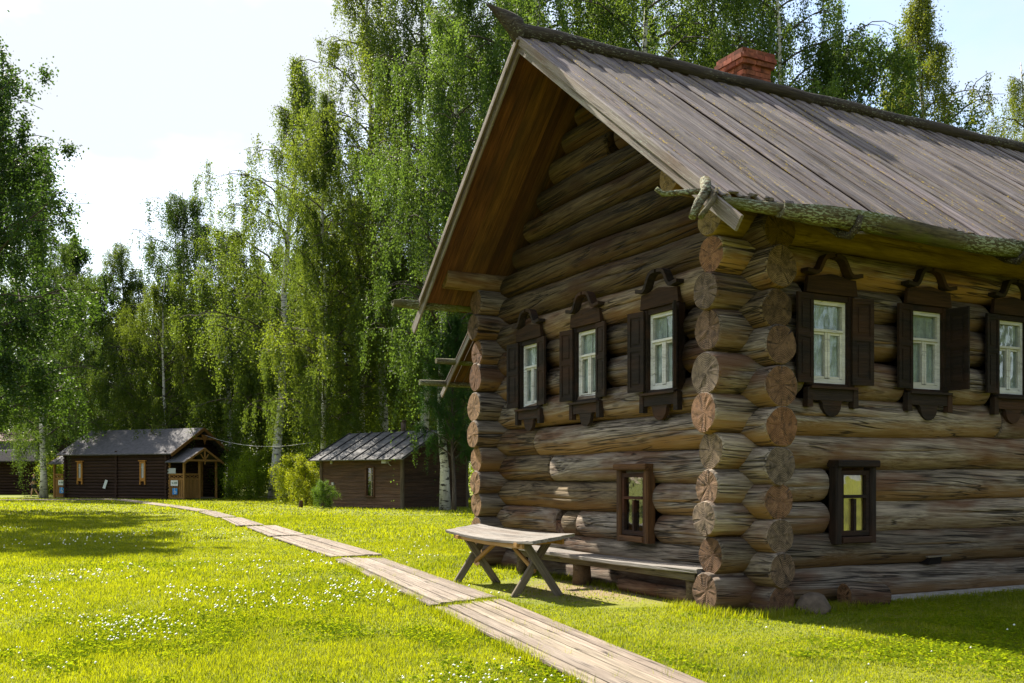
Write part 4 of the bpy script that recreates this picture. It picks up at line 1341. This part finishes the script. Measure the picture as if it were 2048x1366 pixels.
for k in range(9):
    xx = -SA - .42 + k * (SA + .95) / 8
    for s in (-1, 1):
        plank('roof_seam', shed, (xx, SW / 2, 3.95), (xx, SW / 2 + s * (SW / 2 + .55), 2.45), (0, s * .5, 1), .05, .05, M['tin'], (.25, .25, .27))
w_ = MB()
w_.box((-.29, 0, .7), (.10, .12, 1.5)); w_.box((.29, 0, .7), (.07, .10, 1.5)); w_.box((0, 0, 1.42), (.5, .1, .07)); w_.box((0, -.02, -.04), (.68, .14, .06))
wo = w_.build('window', M['shed_board'], shed, (-2.28, -.05, .62), None, (1.1, 1.0, .85))
p = MB(); p.box((0, .03, .69), (.5, .01, 1.4)); p.build('pane', M['glass'], wo)
f = MB(); f.box((.10, .0, .69), (.03, .03, 1.4))
for z in (.35, .7, 1.05): f.box((.175, 0, z), (.11, .025, .025))
f.build('glazing_bar', M['white'], wo, color=(.7, .6, .4))
mb = MB(); mb.box((-2.28, .25, 1.3), (.7, .02, 1.5)); mb.build('blind', M['interior'], shed)
w2 = MB(); w2.box((0, 0, .7), (.05, .62, 1.5)); w2o = w2.build('window', M['white'], shed, (.05, 2.9, .55)); p = MB(); p.box((.03, 0, .7), (.01, .5, 1.36)); p.build('pane', M['glass'], w2o)
mb = MB(); mb.tube([(-2.6, SW / 2 + .25, 3.6), (-2.6, SW / 2 + .25, 4.45)], [.13, .13], 12); mb.tube([(-2.6, SW / 2 + .25, 4.45), (-2.6, SW / 2 + .25, 4.52)], [.16, .16], 12); mb.build('stove_pipe', M['pipe'], shed)
mb = MB(); mb.box((0, 0, 0), (.30, .22, .16)); mb.box((.25, 0, .05), (.35, .04, .04)); mb.tube([(.2, 0, 0), (.3, 0, -.14), (.42, 0, -.2)], [.015] * 3, 6); mb.build('flood_lamp', M['lamp'], shed, (-1.0, -.22, 2.30))
mb = MB(); mb.box((0, 0, 0), (.12, .08, .14)); mb.build('junction_box', M['lamp'], shed, (-SA + .9, -.1, 2.3))
mb = MB(); mb.box((0, 0, 0), (.14, .06, .14)); mb.build('meter_box', M['lamp'], shed, (-SA + 1.0, -.1, 1.2))

# small stump stones by the shed, and a mossy bollard stump
st = log('tree_stump', None, atd(601, 50.5, 0), atd(602, 50.5, .36), .12, .09, (M['log'], M['log_end']), (.9, .85, .7), n=10)
tag(st, 'small grey tree stump on the lawn left of the shed', 'stump')

# cables
def cable(a, b, sag, label, r=.012):
    mb = MB(); pts = []
    for i in range(15):
        u = i / 14
        p = Vector(a).lerp(Vector(b), u); p.z -= sag * 4 * u * (1 - u); pts.append(p)
    mb.tube(pts, r, 5)
    tag(mb.build('cable', M['cable']), label, 'cable')
cable(cab.matrix_basis @ Vector((.8, CW / 2, 4.5)), atd(628, 56, 1.6 + 68 / F_PX * 56), .5, 'thin overhead cable strung from the cabin gable to a tree by the shed')
cable(atd(-60, 80, 1.6 + 56 / F_PX * 80), atd(72, 72.5, 1.6 + 60 / F_PX * 72), .25, 'thin overhead cable reaching the leaning birch at the left edge')

# ------------------------------------------------------------------ walker by the far cabin
def walker(loc, rz):
    root = empty('person', loc, rz)
    tag(root, 'person in dark shirt and shorts walking past the far cabin', 'person')
    def skin(name, pts, edges, radii, mat, sub=1):
        me = bpy.data.meshes.new(name)
        me.from_pydata(pts, edges, [])
        o = link(name, me, root)
        o.modifiers.new('skin', 'SKIN'); s = o.modifiers.new('sub', 'SUBSURF'); s.levels = sub; s.render_levels = sub
        for v, r_ in zip(me.skin_vertices[0].data, radii):
            v.radius = r_ if isinstance(r_, tuple) else (r_, r_)
        me.skin_vertices[0].data[0].use_root = True
        me.materials.append(mat)
        return o
    pts = [(0, 0, .95), (0, 0, 1.15), (0, .01, 1.38), (0, .02, 1.50), (0, .0, 1.56), (0, -.01, 1.68), (0, -.02, 1.74),
           (-.18, .0, 1.42), (-.22, .12, 1.15), (-.20, .02, .92), (-.20, -.06, .84), (.18, .0, 1.42), (.22, -.08, 1.16), (.20, -.22, .98), (.20, -.28, .92),
           (-.09, -.02, .88), (-.10, -.16, .50), (-.10, -.20, .10), (-.10, -.33, .04), (.09, .02, .88), (.10, .10, .50), (.10, .34, .13), (.10, .26, .04)]
    ed = [(0, 1), (1, 2), (2, 3), (3, 4), (4, 5), (5, 6), (2, 7), (7, 8), (8, 9), (9, 10), (2, 11), (11, 12), (12, 13), (13, 14), (0, 15), (15, 16), (16, 17), (17, 18), (0, 19), (19, 20), (20, 21), (21, 22)]
    rad = [(.15, .12), (.14, .11), (.15, .11), .06, .06, .095, .07, .06, .045, .038, .035, .06, .045, .038, .035, .085, .062, .042, .04, .085, .062, .042, .04]
    skin('body', pts, ed, rad, M['skin'])
    skin('shirt', [(0, 0, 1.0), (0, 0, 1.15), (0, .01, 1.40), (-.19, .0, 1.41), (-.225, .1, 1.20), (.19, .0, 1.41), (.225, -.06, 1.20)],
         [(0, 1), (1, 2), (2, 3), (3, 4), (2, 5), (5, 6)], [(.17, .14), (.165, .13), (.17, .13), .075, .062, .075, .062], M['shirt'])
    skin('shorts', [(0, 0, .97), (-.09, -.02, .88), (-.10, -.12, .60), (.09, .02, .88), (.10, .08, .60)], [(0, 1), (1, 2), (0, 3), (3, 4)], [(.165, .135), .10, .085, .10, .085], M['shorts'])
    skin('hair', [(0, .02, 1.69), (0, .0, 1.76)], [(0, 1)], [.105, .08], M['hair'])
    return root
walker(atd(68, 76.0), R(-70))

# ------------------------------------------------------------------ trees
def leaf_quads(P, size, r_, hang=0.6):
    n = len(P)
    a = r_.normal(size=(n, 3)); a[:, 2] = a[:, 2] * .6 - hang * 1.4
    a /= np.linalg.norm(a, axis=1)[:, None]
    b = r_.normal(size=(n, 3)); b -= a * (a * b).sum(1)[:, None]
    b /= np.linalg.norm(b, axis=1)[:, None]
    l = size * r_.uniform(.65, 1.3, n)[:, None]
    v = np.empty((n, 4, 3))
    v[:, 0] = P; v[:, 1] = P + a * l * .5 + b * l * .36; v[:, 2] = P + a * l; v[:, 3] = P + a * l * .5 - b * l * .36
    return v.reshape(-1, 3), np.arange(n * 4).reshape(-1, 4)

def make_tree_mesh(seed, H, cb, Rc, nl, leaf, droop, nlimb, trunk_r, lean=0.0, top_pow=.75, spread=.5, lmat='leaf', bmat='birch_bark', bushy=.25):
    """trunk mesh (with limbs and twigs) and crown mesh (leaf-sized faces on hanging twigs)"""
    r_ = np.random.default_rng(seed)
    mb = MB()
    npt = 14
    sway = np.cumsum(r_.normal(0, .10, (npt, 2)), 0) * (H / 24)
    sway -= sway[0]
    tr = [Vector((sway[i, 0] + lean * (i / (npt - 1)) ** 1.5, sway[i, 1], H * i / (npt - 1))) for i in range(npt)]
    rad = [trunk_r * (1 - .92 * (i / (npt - 1)) ** .9) + .012 for i in range(npt)]
    rad[0] *= 1.35
    mb.tube(tr, rad, 9)
    def tpos(h):
        u = h / H * (npt - 1); i = min(int(u), npt - 2)
        return tr[i].lerp(tr[i + 1], u - i)
    anchors, weights, alen = [], [], []
    for k in range(nlimb):
        f = ((k + r_.uniform(.2, .8)) / nlimb)
        h = cb + (H - cb) * f * .97
        prof = (1 - f ** 1.6) ** top_pow * min(1, .66 + 1.3 * f)
        ln = Rc * max(.13, prof) * r_.uniform(.8, 1.2) * 1.15
        az = k * 2.399 + r_.uniform(-.4, .4)
        el = R(r_.uniform(25, 55)) if f < .85 else R(65)
        p = tpos(h); pts = [p]
        seg = 6
        for s in range(seg):
            e = el - droop * R(75) * (s / seg) ** 1.5 + r_.normal(0, .1)
            az += r_.normal(0, .14)
            p = p + Vector((math.cos(az) * math.cos(e), math.sin(az) * math.cos(e), math.sin(e))) * (ln / seg)
            pts.append(p)
        r0 = trunk_r * .34 * (1 - f * .65) + .012
        mb.tube(pts, [r0 * (1 - .85 * s / seg) for s in range(seg + 1)], 5, mi=1, caps=False)
        nsub = int(5 + 5 * prof)
        for q in range(nsub):
            u = r_.uniform(.22, 1.0)
            i = min(int(u * seg), seg - 1)
            b0 = pts[i].lerp(pts[i + 1], u * seg - i)
            a2 = az + r_.choice([-1, 1]) * r_.uniform(.3, 1.3)
            l2 = ln * r_.uniform(.22, .42) + .3
            e2 = R(r_.uniform(5, 40)); pp = b0; sp = [pp]
            for s in range(4):
                e = e2 - droop * R(70) * (s / 4) + r_.normal(0, .12)
                pp = pp + Vector((math.cos(a2) * math.cos(e), math.sin(a2) * math.cos(e), math.sin(e))) * (l2 / 4)
                sp.append(pp)
            if q < 4:
                mb.tube(sp, [r0 * .35 * (1 - .8 * s / 4) + .004 for s in range(5)], 4, mi=1, caps=False)
            for _ in range(3):
                u2 = r_.uniform(.15, 1.0) * 4; i2 = min(int(u2), 3)
                anchors.append(sp[i2].lerp(sp[i2 + 1], u2 - i2)); weights.append(1.0)
        for q in range(4):
            u = r_.uniform(.3, 1.0) * seg; i = min(int(u), seg - 1)
            anchors.append(pts[i].lerp(pts[i + 1], u - i)); weights.append(.8)
    anchors = np.array([tuple(a) for a in anchors])
    na = len(anchors)
    slen = np.where(r_.random(na) < .75, r_.gamma(2.2, .42, na), r_.gamma(3, .6, na)) * (0.25 + droop * 1.15)
    w_a = slen * .7 + bushy * 2.0
    w_a *= r_.choice([.08, .4, 1.0, 2.0], na)
    w_a /= w_a.sum()
    idx = r_.choice(na, nl, p=w_a)
    u = r_.random(nl)
    drift = r_.normal(0, .10, (na, 2))
    P = anchors[idx].copy()
    P[:, 2] -= u * slen[idx]
    P[:, :2] += drift[idx] * (u * slen[idx])[:, None]
    sg = np.where(r_.random(nl) < .72, .055 + .05 * bushy * 3, bushy * .8)[:, None]
    P += r_.normal(size=(nl, 3)) * sg * np.array([1, 1, .9])
    P[:, 2] = np.maximum(P[:, 2], .15)
    V_, F_ = leaf_quads(P, leaf, r_, .4 + droop * .6)
    crown = np_mesh('crown', V_, F_, [M[lmat]])
    me = bpy.data.meshes.new('trunk')
    me.from_pydata(mb.v, [], mb.f); me.materials.append(M[bmat]); me.materials.append(M['dark_bark'])
    me.polygons.foreach_set('material_index', mb.mi)
    me.polygons.foreach_set('use_smooth', [True] * len(mb.f)); me.update()
    return me, crown, H

PROTO = {
    'weep_a': make_tree_mesh(11, 26, 5.0, 5.4, 125000, .088, 1.05, 40, .24, lean=.6, bushy=.22),
    'weep_b': make_tree_mesh(12, 26, 6.5, 5.1, 120000, .088, 1.1, 38, .22, lean=-.7, bushy=.22),
    'weep_c': make_tree_mesh(13, 24, 3.4, 5.6, 125000, .088, .95, 42, .25, lean=.9, top_pow=.9, bushy=.22),
    'birch_light': make_tree_mesh(14, 16, 1.8, 5.0, 90000, .088, .8, 38, .17, top_pow=.6, bushy=.25, lmat='leaf'),
    'broad_a': make_tree_mesh(15, 18, 4.6, 4.8, 105000, .105, .30, 46, .26, lmat='leaf_dark', bmat='dark_bark', bushy=.34, top_pow=.6),
    'broad_b': make_tree_mesh(16, 17, 2.2, 5.4, 95000, .110, .35, 42, .22, lmat='leaf_dark', bmat='dark_bark', bushy=.34, top_pow=.8),
    'shrub': make_tree_mesh(17, 3.2, .2, 1.7, 14000, .09, .25, 18, .045, lmat='leaf_bright', bmat='dark_bark', bushy=.22, top_pow=.5),
}

def tree(kind, px, Y, H, label, group, rz=0.0, tint=(1, 1, 1), wide=1.0, name=None, X=None, bark=(1, 1, 1)):
    tm, cm, h0 = PROTO[kind]
    loc = atd(px, Y) if X is None else Vector((X, Y, 0))
    nm = name or ('birch_tree' if 'weep' in kind or 'birch' in kind else ('shrub' if kind == 'shrub' else 'broadleaf_tree'))
    root = empty(nm, loc, rz)
    s = H / h0
    for n_, me in (('trunk', tm), ('crown', cm)):
        o = bpy.data.objects.new(n_, me); COL.objects.link(o); o.parent = root
        o.scale = (s * wide, s * wide, s)
        o.color = (*(tint if n_ == 'crown' else bark), 1)
    tag(root, label, 'shrub' if kind == 'shrub' else 'tree', group)
    return root

GB = 'trees around the lawn'
tree('broad_a', 0, 33, 16.8, 'dark leafy tree filling the left edge of the picture', GB, .4, (.62, .74, .75), 1.0, X=-18.6)
tree('broad_b', 0, 46, 19.5, 'dark tree standing behind the big tree at the left edge', GB, 2.4, (.85, .95, .8), 1.0, X=-25.0)
tree('weep_c', 88, 71, 22, 'leaning birch with spotted trunk beside the walker at the far left', GB, 2.2, (.7, .82, .8))
tree('broad_b', 150, 82, 21, 'rounded dark tree rising behind the left end of the far cabin roof', GB, 1.0, (.8, .9, .9))
tree('weep_b', 262, 84, 21.5, 'slim drooping birch behind the left half of the far cabin', GB, 1.0, (.9, .95, .9), 1.3)
tree('birch_light', 368, 82, 25.0, 'dark tall birch with narrow top behind the middle of the far cabin', GB, 3.0, (.5, .62, .72), .85)
tree('birch_light', 325, 76, 16.5, 'lighter drooping birch just behind the far cabin roof', GB, 1.3, (1.05, 1.05, .8))
tree('weep_c', 548, 70, 32.0, 'big birch with wide crown between the far cabin and the shed', GB, .7, (1.05, 1.08, .85), 1.0)
tree('birch_light', 455, 78, 21, 'drooping birch right of the cabin porch', GB, 2.6, (1.0, 1.05, .8), 1.1)
tree('weep_a', 775, 59, 33, 'tallest weeping birch with long hanging twigs behind the shed', GB, 4.0, (1.1, 1.08, .85), .95)
tree('weep_b', 850, 57.5, 33, 'weeping birch with pale bare trunk left of the house gable', GB, 1.9, (.95, 1.0, .9), 1.0)
tree('birch_light', 730, 61, 18.5, 'bright yellow-green birch rising over the shed roof', GB, 5.2, (1.35, 1.3, .8), 1.1)
tree('weep_b', 890, 46.6, 27, 'white-trunked birch growing beside the right end of the shed', GB, 3.6, (.75, .9, .95), .9)
tree('weep_c', 645, 58, 24, 'brown-trunked birch at the left corner of the shed', GB, 5.0, (.95, 1.0, .85), .75)
tree('weep_a', 985, 58, 31, 'weeping birch directly behind the pointed ridge end of the house', GB, .3, (.9, 1.0, .95), 1.0)
tree('broad_a', 908, 45.3, 8.8, 'small dark leafy tree crowding the right end of the shed', GB, .9, (.75, 1.0, 1.0), .75)
for k, (px, Y, H, kind, tnt, lab) in enumerate([
        (1100, 46, 31, 'weep_b', (.85, 1.0, 1.0), 'dense birch above the gable peak of the house'),
        (1215, 54, 33, 'weep_c', (.9, 1.0, .95), 'broad birch above the roof behind the gable peak'),
        (1330, 47, 32, 'weep_a', (.95, 1.05, .9), 'birch standing above the roof left of the chimney'),
        (1455, 52, 31, 'weep_c', (.8, .95, 1.0), 'birch directly behind the brick chimney'),
        (1570, 46, 29, 'weep_b', (.9, 1.0, .9), 'birch just right of the brick chimney'),
        (1690, 47, 22.5, 'birch_light', (.8, .95, .95), 'lower dark birch over the middle of the roof'),
        (1790, 58, 24, 'weep_a', (1.0, 1.0, .9), 'birch behind the middle of the roof with sky around its top'),
        (1900, 48, 25.5, 'weep_c', (1.25, 1.1, .8), 'yellowish loose birch over the right part of the roof'),
        (2050, 52, 23.5, 'weep_b', (1.2, 1.1, .85), 'thin birch at the right edge above the roof')]):
    tree(kind, px, Y, H, lab, 'birches behind the house', k * 1.37, tnt)
# trees off to either side: they stand in the window reflections and shade the side wall
for k, (X, Y, H, kind, lab) in enumerate([(25, 11, 19, 'broad_b', 'broad tree mirrored in the rightmost side window'), (27, 1, 21, 'weep_c', 'birch mirrored in the middle side window'),
                                          (31, -8, 20, 'broad_b', 'broad tree mirrored in the side window next to the corner'), (35, 6, 24, 'weep_a', 'tall birch deep in the side window reflections'),
                                          (22, -17, 20, 'broad_a', 'broad tree out of frame on the near right'), (-29, 31, 17, 'broad_b', 'broad tree mirrored in the gable front windows'),
                                          (-38, 42, 20, 'weep_c', 'birch out of frame beyond the left edge')]):
    tree(kind, 0, Y, H, lab, 'trees beside the frame', k * 1.9, X=X)
# the wood behind
WOOD = ['left of the far cabin roof', 'over the left end of the far cabin', 'over the middle of the far cabin', 'over the cabin gable', 'right of the cabin porch',
        'left of the thick birch trunk', 'behind the thick birch trunk', 'left of the shed roof', 'over the shed roof', 'behind the stove pipe', 'right of the shed roof', 'behind the far house corner']
for k, (px, Y, H, kind) in enumerate([(40, 98, 19, 'broad_b'), (150, 104, 18, 'broad_a'), (250, 99, 19, 'broad_b'), (340, 108, 20, 'broad_a'), (430, 96, 20, 'broad_b'),
                                      (520, 86, 19, 'broad_a'), (610, 82, 20, 'broad_b'), (690, 88, 20, 'broad_a'), (770, 78, 20, 'broad_b'), (850, 84, 21, 'broad_a'), (930, 72, 20, 'broad_b'), (1010, 80, 22, 'broad_a')]):
    tree(kind, px, Y, H, 'dense broadleaf tree in the wood, seen ' + WOOD[k], 'trees of the wood behind', k * 2.1, (.85, .95, .8) if k % 2 else (1.1, 1.1, .85), 1.05)
for k in range(14):
    px = -80 + k * 82
    tree('broad_b' if k % 2 else 'broad_a', px, 125 + (k * 37 % 30), 17, 'far tree closing the view at the back of the wood', 'far trees closing the wood', k * 1.7, (.9, 1.0, .8), 1.35)
# young bright shrubs and undergrowth
SHR = [(588, 58, 2.6, (1.3, 1.2, .7), 'bright yellow-green shrub between two birch trunks left of the shed'),
       (612, 55, 2.2, (1.4, 1.25, .7), 'small sunlit shrub touching the left wall of the shed'),
       (498, 67, 3.0, (1.0, 1.05, .7), 'tall green shrub right of the cabin porch'),
       (470, 72, 3.4, (.8, .9, .7), 'dark green shrub behind the cabin porch'),
       (545, 74, 3.2, (.9, 1.0, .7), 'green shrub behind the thick birch trunk'),
       (110, 82, 3.0, (1.0, 1.0, .7), 'shrub behind the left porch of the cabin'),
       (680, 66, 4.0, (1.1, 1.1, .7), 'sunlit shrub behind the shed roof'),
       (800, 64, 5.0, (.8, .9, .7), 'large shrub behind the stove pipe of the shed')]
for px, Y, H, tn, lab in SHR:
    tree('shrub', px, Y, H, lab, 'shrubs under the trees', px * .01, tn)
tree('shrub', 648, 49.5, 1.25, 'low grey-green bush with pale flowers at the shed corner', None, .5, (.45, .62, .9), name='flower_bush')
# understorey in the wood, too thick to count
r_ = np.random.default_rng(5)
n_ = 90000
Pu = np.empty((n_, 3)); c_ = r_.integers(0, 420, n_)
cx = r_.uniform(-58, 14, 420); cy = r_.uniform(74, 118, 420)
cy = np.where(cx / cy < -.43, cy * .3 + 95, cy); cz = r_.uniform(.6, 4.5, 420); cs = r_.uniform(.5, 1.3, 420)
Pu[:, 0] = cx[c_]; Pu[:, 1] = cy[c_]; Pu[:, 2] = cz[c_]
Pu += r_.normal(size=(n_, 3)) * cs[c_][:, None]
Pu[:, 2] = np.abs(Pu[:, 2]) + .1
V_, F_ = leaf_quads(Pu, .19, r_, .3)
o = link('undergrowth', np_mesh('undergrowth', V_, F_, [M['leaf_bright']]), color=(.95, 1.0, .7))
tag(o, 'tangled green undergrowth filling the wood behind the cabins', 'undergrowth', kind='stuff')

# ------------------------------------------------------------------ grass
def in_quad(P, q):
    ok = np.ones(len(P), bool)
    for i in range(4):
        ax, ay = q[i]; bx_, by = q[(i + 1) % 4]
        ok &= ((bx_ - ax) * (P[:, 1] - ay) - (by - ay) * (P[:, 0] - ax)) > 0
    return ok

def shrink(q, m):
    c = np.mean(q, 0)
    return [tuple(np.array(p) + (c - np.array(p)) / np.linalg.norm(c - np.array(p)) * m) for p in q]

def scatter(y0, y1, dens, r_, margin=3.0):
    k = .53
    n = int(dens * (k * (y1 * y1 - y0 * y0) + 2 * margin * (y1 - y0)))
    Y = np.sqrt(r_.uniform(y0 * y0, y1 * y1, n))
    X = r_.uniform(-1, 1, n) * (Y * k + margin)
    return np.stack([X, Y], 1)

def keep(P, m=.03):
    k = np.ones(len(P), bool)
    for q in quads:
        k &= ~in_quad(P, shrink(q, m))
    lx = (P[:, 0] - HC.x) * V2.x + (P[:, 1] - HC.y) * V2.y
    ly = (P[:, 0] - HC.x) * U2.x + (P[:, 1] - HC.y) * U2.y
    k &= ~((lx > -.12) & (lx < LEN_V) & (ly > -.10) & (ly < LEN_U))
    k &= ~((lx > 1.7) & (lx < 6.0) & (ly > -.42) & (ly < 0))
    return k, lx, ly

def fbm(P, s, seed):
    r0 = np.random.default_rng(seed)
    v = np.zeros(len(P))
    for o_ in range(4):
        for _ in range(3):
            a = r0.uniform(0, 6.28); f = s * 2 ** o_ * r0.uniform(.7, 1.3)
            v += np.sin((P[:, 0] * math.cos(a) + P[:, 1] * math.sin(a)) * f + r0.uniform(0, 6.28)) / (1.6 ** o_)
    return v / 3.0

def blades(P, h, wd, r_, bend=.45):
    n = len(P)
    az = r_.uniform(0, 6.28, n); hh = h * r_.uniform(.45, 1.25, n); ww = wd * r_.uniform(.7, 1.3, n)
    d = np.stack([np.cos(az), np.sin(az)], 1); s = np.stack([-d[:, 1], d[:, 0]], 1)
    bd = hh * r_.uniform(.1, 1.0, n) * bend * 2
    B = np.concatenate([P, np.zeros((n, 1))], 1)
    v = np.empty((n, 3, 3))
    v[:, 0] = B; v[:, 1] = B; v[:, 2] = B
    v[:, 0, :2] += s * ww[:, None] / 2; v[:, 1, :2] -= s * ww[:, None] / 2
    v[:, 2, :2] += d * bd[:, None]; v[:, 2, 2] += hh
    return v

r_ = np.random.default_rng(99)
chunks = []
for (y0, y1, dens, h, wd) in ((6.8, 10, 5200, .034, .0075), (10, 15, 2800, .038, .010), (15, 24, 1100, .045, .016), (24, 40, 260, .06, .03), (40, 72, 45, .07, .06)):
    P = scatter(y0, y1, dens, r_)
    k, lx, ly = keep(P)
    f = fbm(P, .9, 3)
    # trodden earth in front of the bench
    dist = np.hypot(P[:, 0] - 1.35, P[:, 1] - 14.0)
    bare = (dist + .8 * f) < 1.25
    k &= ~(bare & (r_.random(len(P)) < .85))
    P, f = P[k], f[k]
    f2 = fbm(P, 3.1, 17)
    hs = h * (1 + .40 * np.clip(f, -1, 1.3)) * (1 + .30 * np.clip(f2, -1, 1.5))
    # longer fringe along the boardwalk and the walls
    ed = np.zeros(len(P), bool)
    for q in quads:
        ed |= in_quad(P, shrink(q, -.16)) & ~in_quad(P, shrink(q, -.0))
    hs = np.where(ed, hs * 1.6, hs)
    chunks.append(blades(P, hs, wd, r_))
# tufts against walls, stones and between planks
for q, m in [(quads[0], 0), (quads[1], 0)]:
    a, b, c, d = [np.array(p) for p in q]
    for (p0, p1, nb) in ((a, d, 5200), (b, c, 2600), (d, c, 2200), (a, b, 300)):
        u = r_.random(nb)[:, None]
        P = p0 + (p1 - p0) * u + r_.normal(0, .045, (nb, 2))
        P = P[r_.random(nb) < np.clip(fbm(P, 4.0, 5) * 1.2 + .55, .05, 1)]
        chunks.append(blades(P, .10, .009, r_, .5))
    for kk in range(26):
        u, v_ = r_.random(), round(r_.random() * 6) / 6
        c0 = (a * (1 - v_) + b * v_) * (1 - u) + (d * (1 - v_) + c * v_) * u
        P = c0 + r_.normal(0, .03, (22, 2))
        t_b = blades(P, .11, .006, r_, .6); chunks.append(t_b)
for (xa, ya, xb, yb, nb, hh) in ((-.75, -.6, -.72, .5, 900, .10), (-.6, -.75, 1.2, -.62, 1500, .10), (1.2, -.62, 6.5, -.62, 2600, .08), (-.3, .6, -.3, 6, 2000, .09)):
    u = r_.random(nb)
    P = np.stack([HC.x + V2.x * (xa + (xb - xa) * u) + U2.x * (ya + (yb - ya) * u), HC.y + V2.y * (xa + (xb - xa) * u) + U2.y * (ya + (yb - ya) * u)], 1) + r_.normal(0, .09, (nb, 2))
    chunks.append(blades(P, hh, .010, r_, .5))
V_ = np.concatenate(chunks).reshape(-1, 3)
F_ = np.arange(len(V_)).reshape(-1, 3)
o = link('grass', np_mesh('grass', V_, F_, [M['grass']]))
tag(o, 'short sunlit lawn grass', 'grass', kind='stuff')

# clover and other low broad leaves between the blades
Pw = np.concatenate([scatter(7.0, 11, 1500, r_), scatter(11, 18, 420, r_)])
kw, _, _ = keep(Pw, -.02)
fw_ = fbm(Pw, 1.3, 31)
kw &= r_.random(len(Pw)) < np.clip(fw_ * 1.0 + .10, 0, 1)
Pw = Pw[kw]; nw = len(Pw)
azw = r_.uniform(0, 6.28, nw); rw = r_.uniform(.010, .026, nw); zw = r_.uniform(.02, .05, nw)
Vw = np.empty((nw, 4, 3))
for j in range(4):
    rr_ = rw * (1.0 if j % 2 == 0 else .7)
    Vw[:, j, 0] = Pw[:, 0] + np.cos(azw + j * 1.5708) * rr_; Vw[:, j, 1] = Pw[:, 1] + np.sin(azw + j * 1.5708) * rr_
    Vw[:, j, 2] = zw + r_.uniform(-.012, .012, nw)
o = link('clover_leaves', np_mesh('clover_leaves', Vw.reshape(-1, 3), np.arange(nw * 4).reshape(-1, 4), [M['clover']]), color=(1, 1, 1))
tag(o, 'low clover and weed leaves in patches over the lawn', 'weeds', kind='stuff')

# white clover heads
Pc = np.concatenate([scatter(7.0, 11, 75, r_), scatter(11, 18, 26, r_), scatter(18, 30, 5, r_)])
k, lx, ly = keep(Pc, -.05)
f = fbm(Pc, .8, 8)
px_ = 1024 + F_PX * Pc[:, 0] / Pc[:, 1]
wgt = np.clip((-(Pc[:, 0]) + .3 - (Pc[:, 1] - 9) * .12) * .5 + .25, .02, 1) * np.clip(f * 1.5 + .10, .0, 1)
k &= r_.random(len(Pc)) < wgt
Pc = Pc[k]
n = len(Pc)
rad = r_.uniform(.009, .016, n) * np.clip(Pc[:, 1] / 10, .9, 1.6)
zc_ = r_.uniform(.045, .075, n)
oct_ = np.array([(1, 0, 0), (0, 1, 0), (-1, 0, 0), (0, -1, 0), (0, 0, .9), (0, 0, -.6)])
V_ = (oct_[None] * rad[:, None, None] + np.concatenate([Pc, zc_[:, None]], 1)[:, None, :]).reshape(-1, 3)
ft = np.array([(0, 1, 4), (1, 2, 4), (2, 3, 4), (3, 0, 4), (1, 0, 5), (2, 1, 5), (3, 2, 5), (0, 3, 5)])
F_ = (ft[None] + (np.arange(n) * 6)[:, None, None]).reshape(-1, 3)
o = link('clover_flowers', np_mesh('clover_flowers', V_, F_, [M['petal']]))
tag(o, 'white clover flower heads scattered over the lawn', 'flowers', kind='stuff')
print('grass tris', len(chunks), 'clover', n)
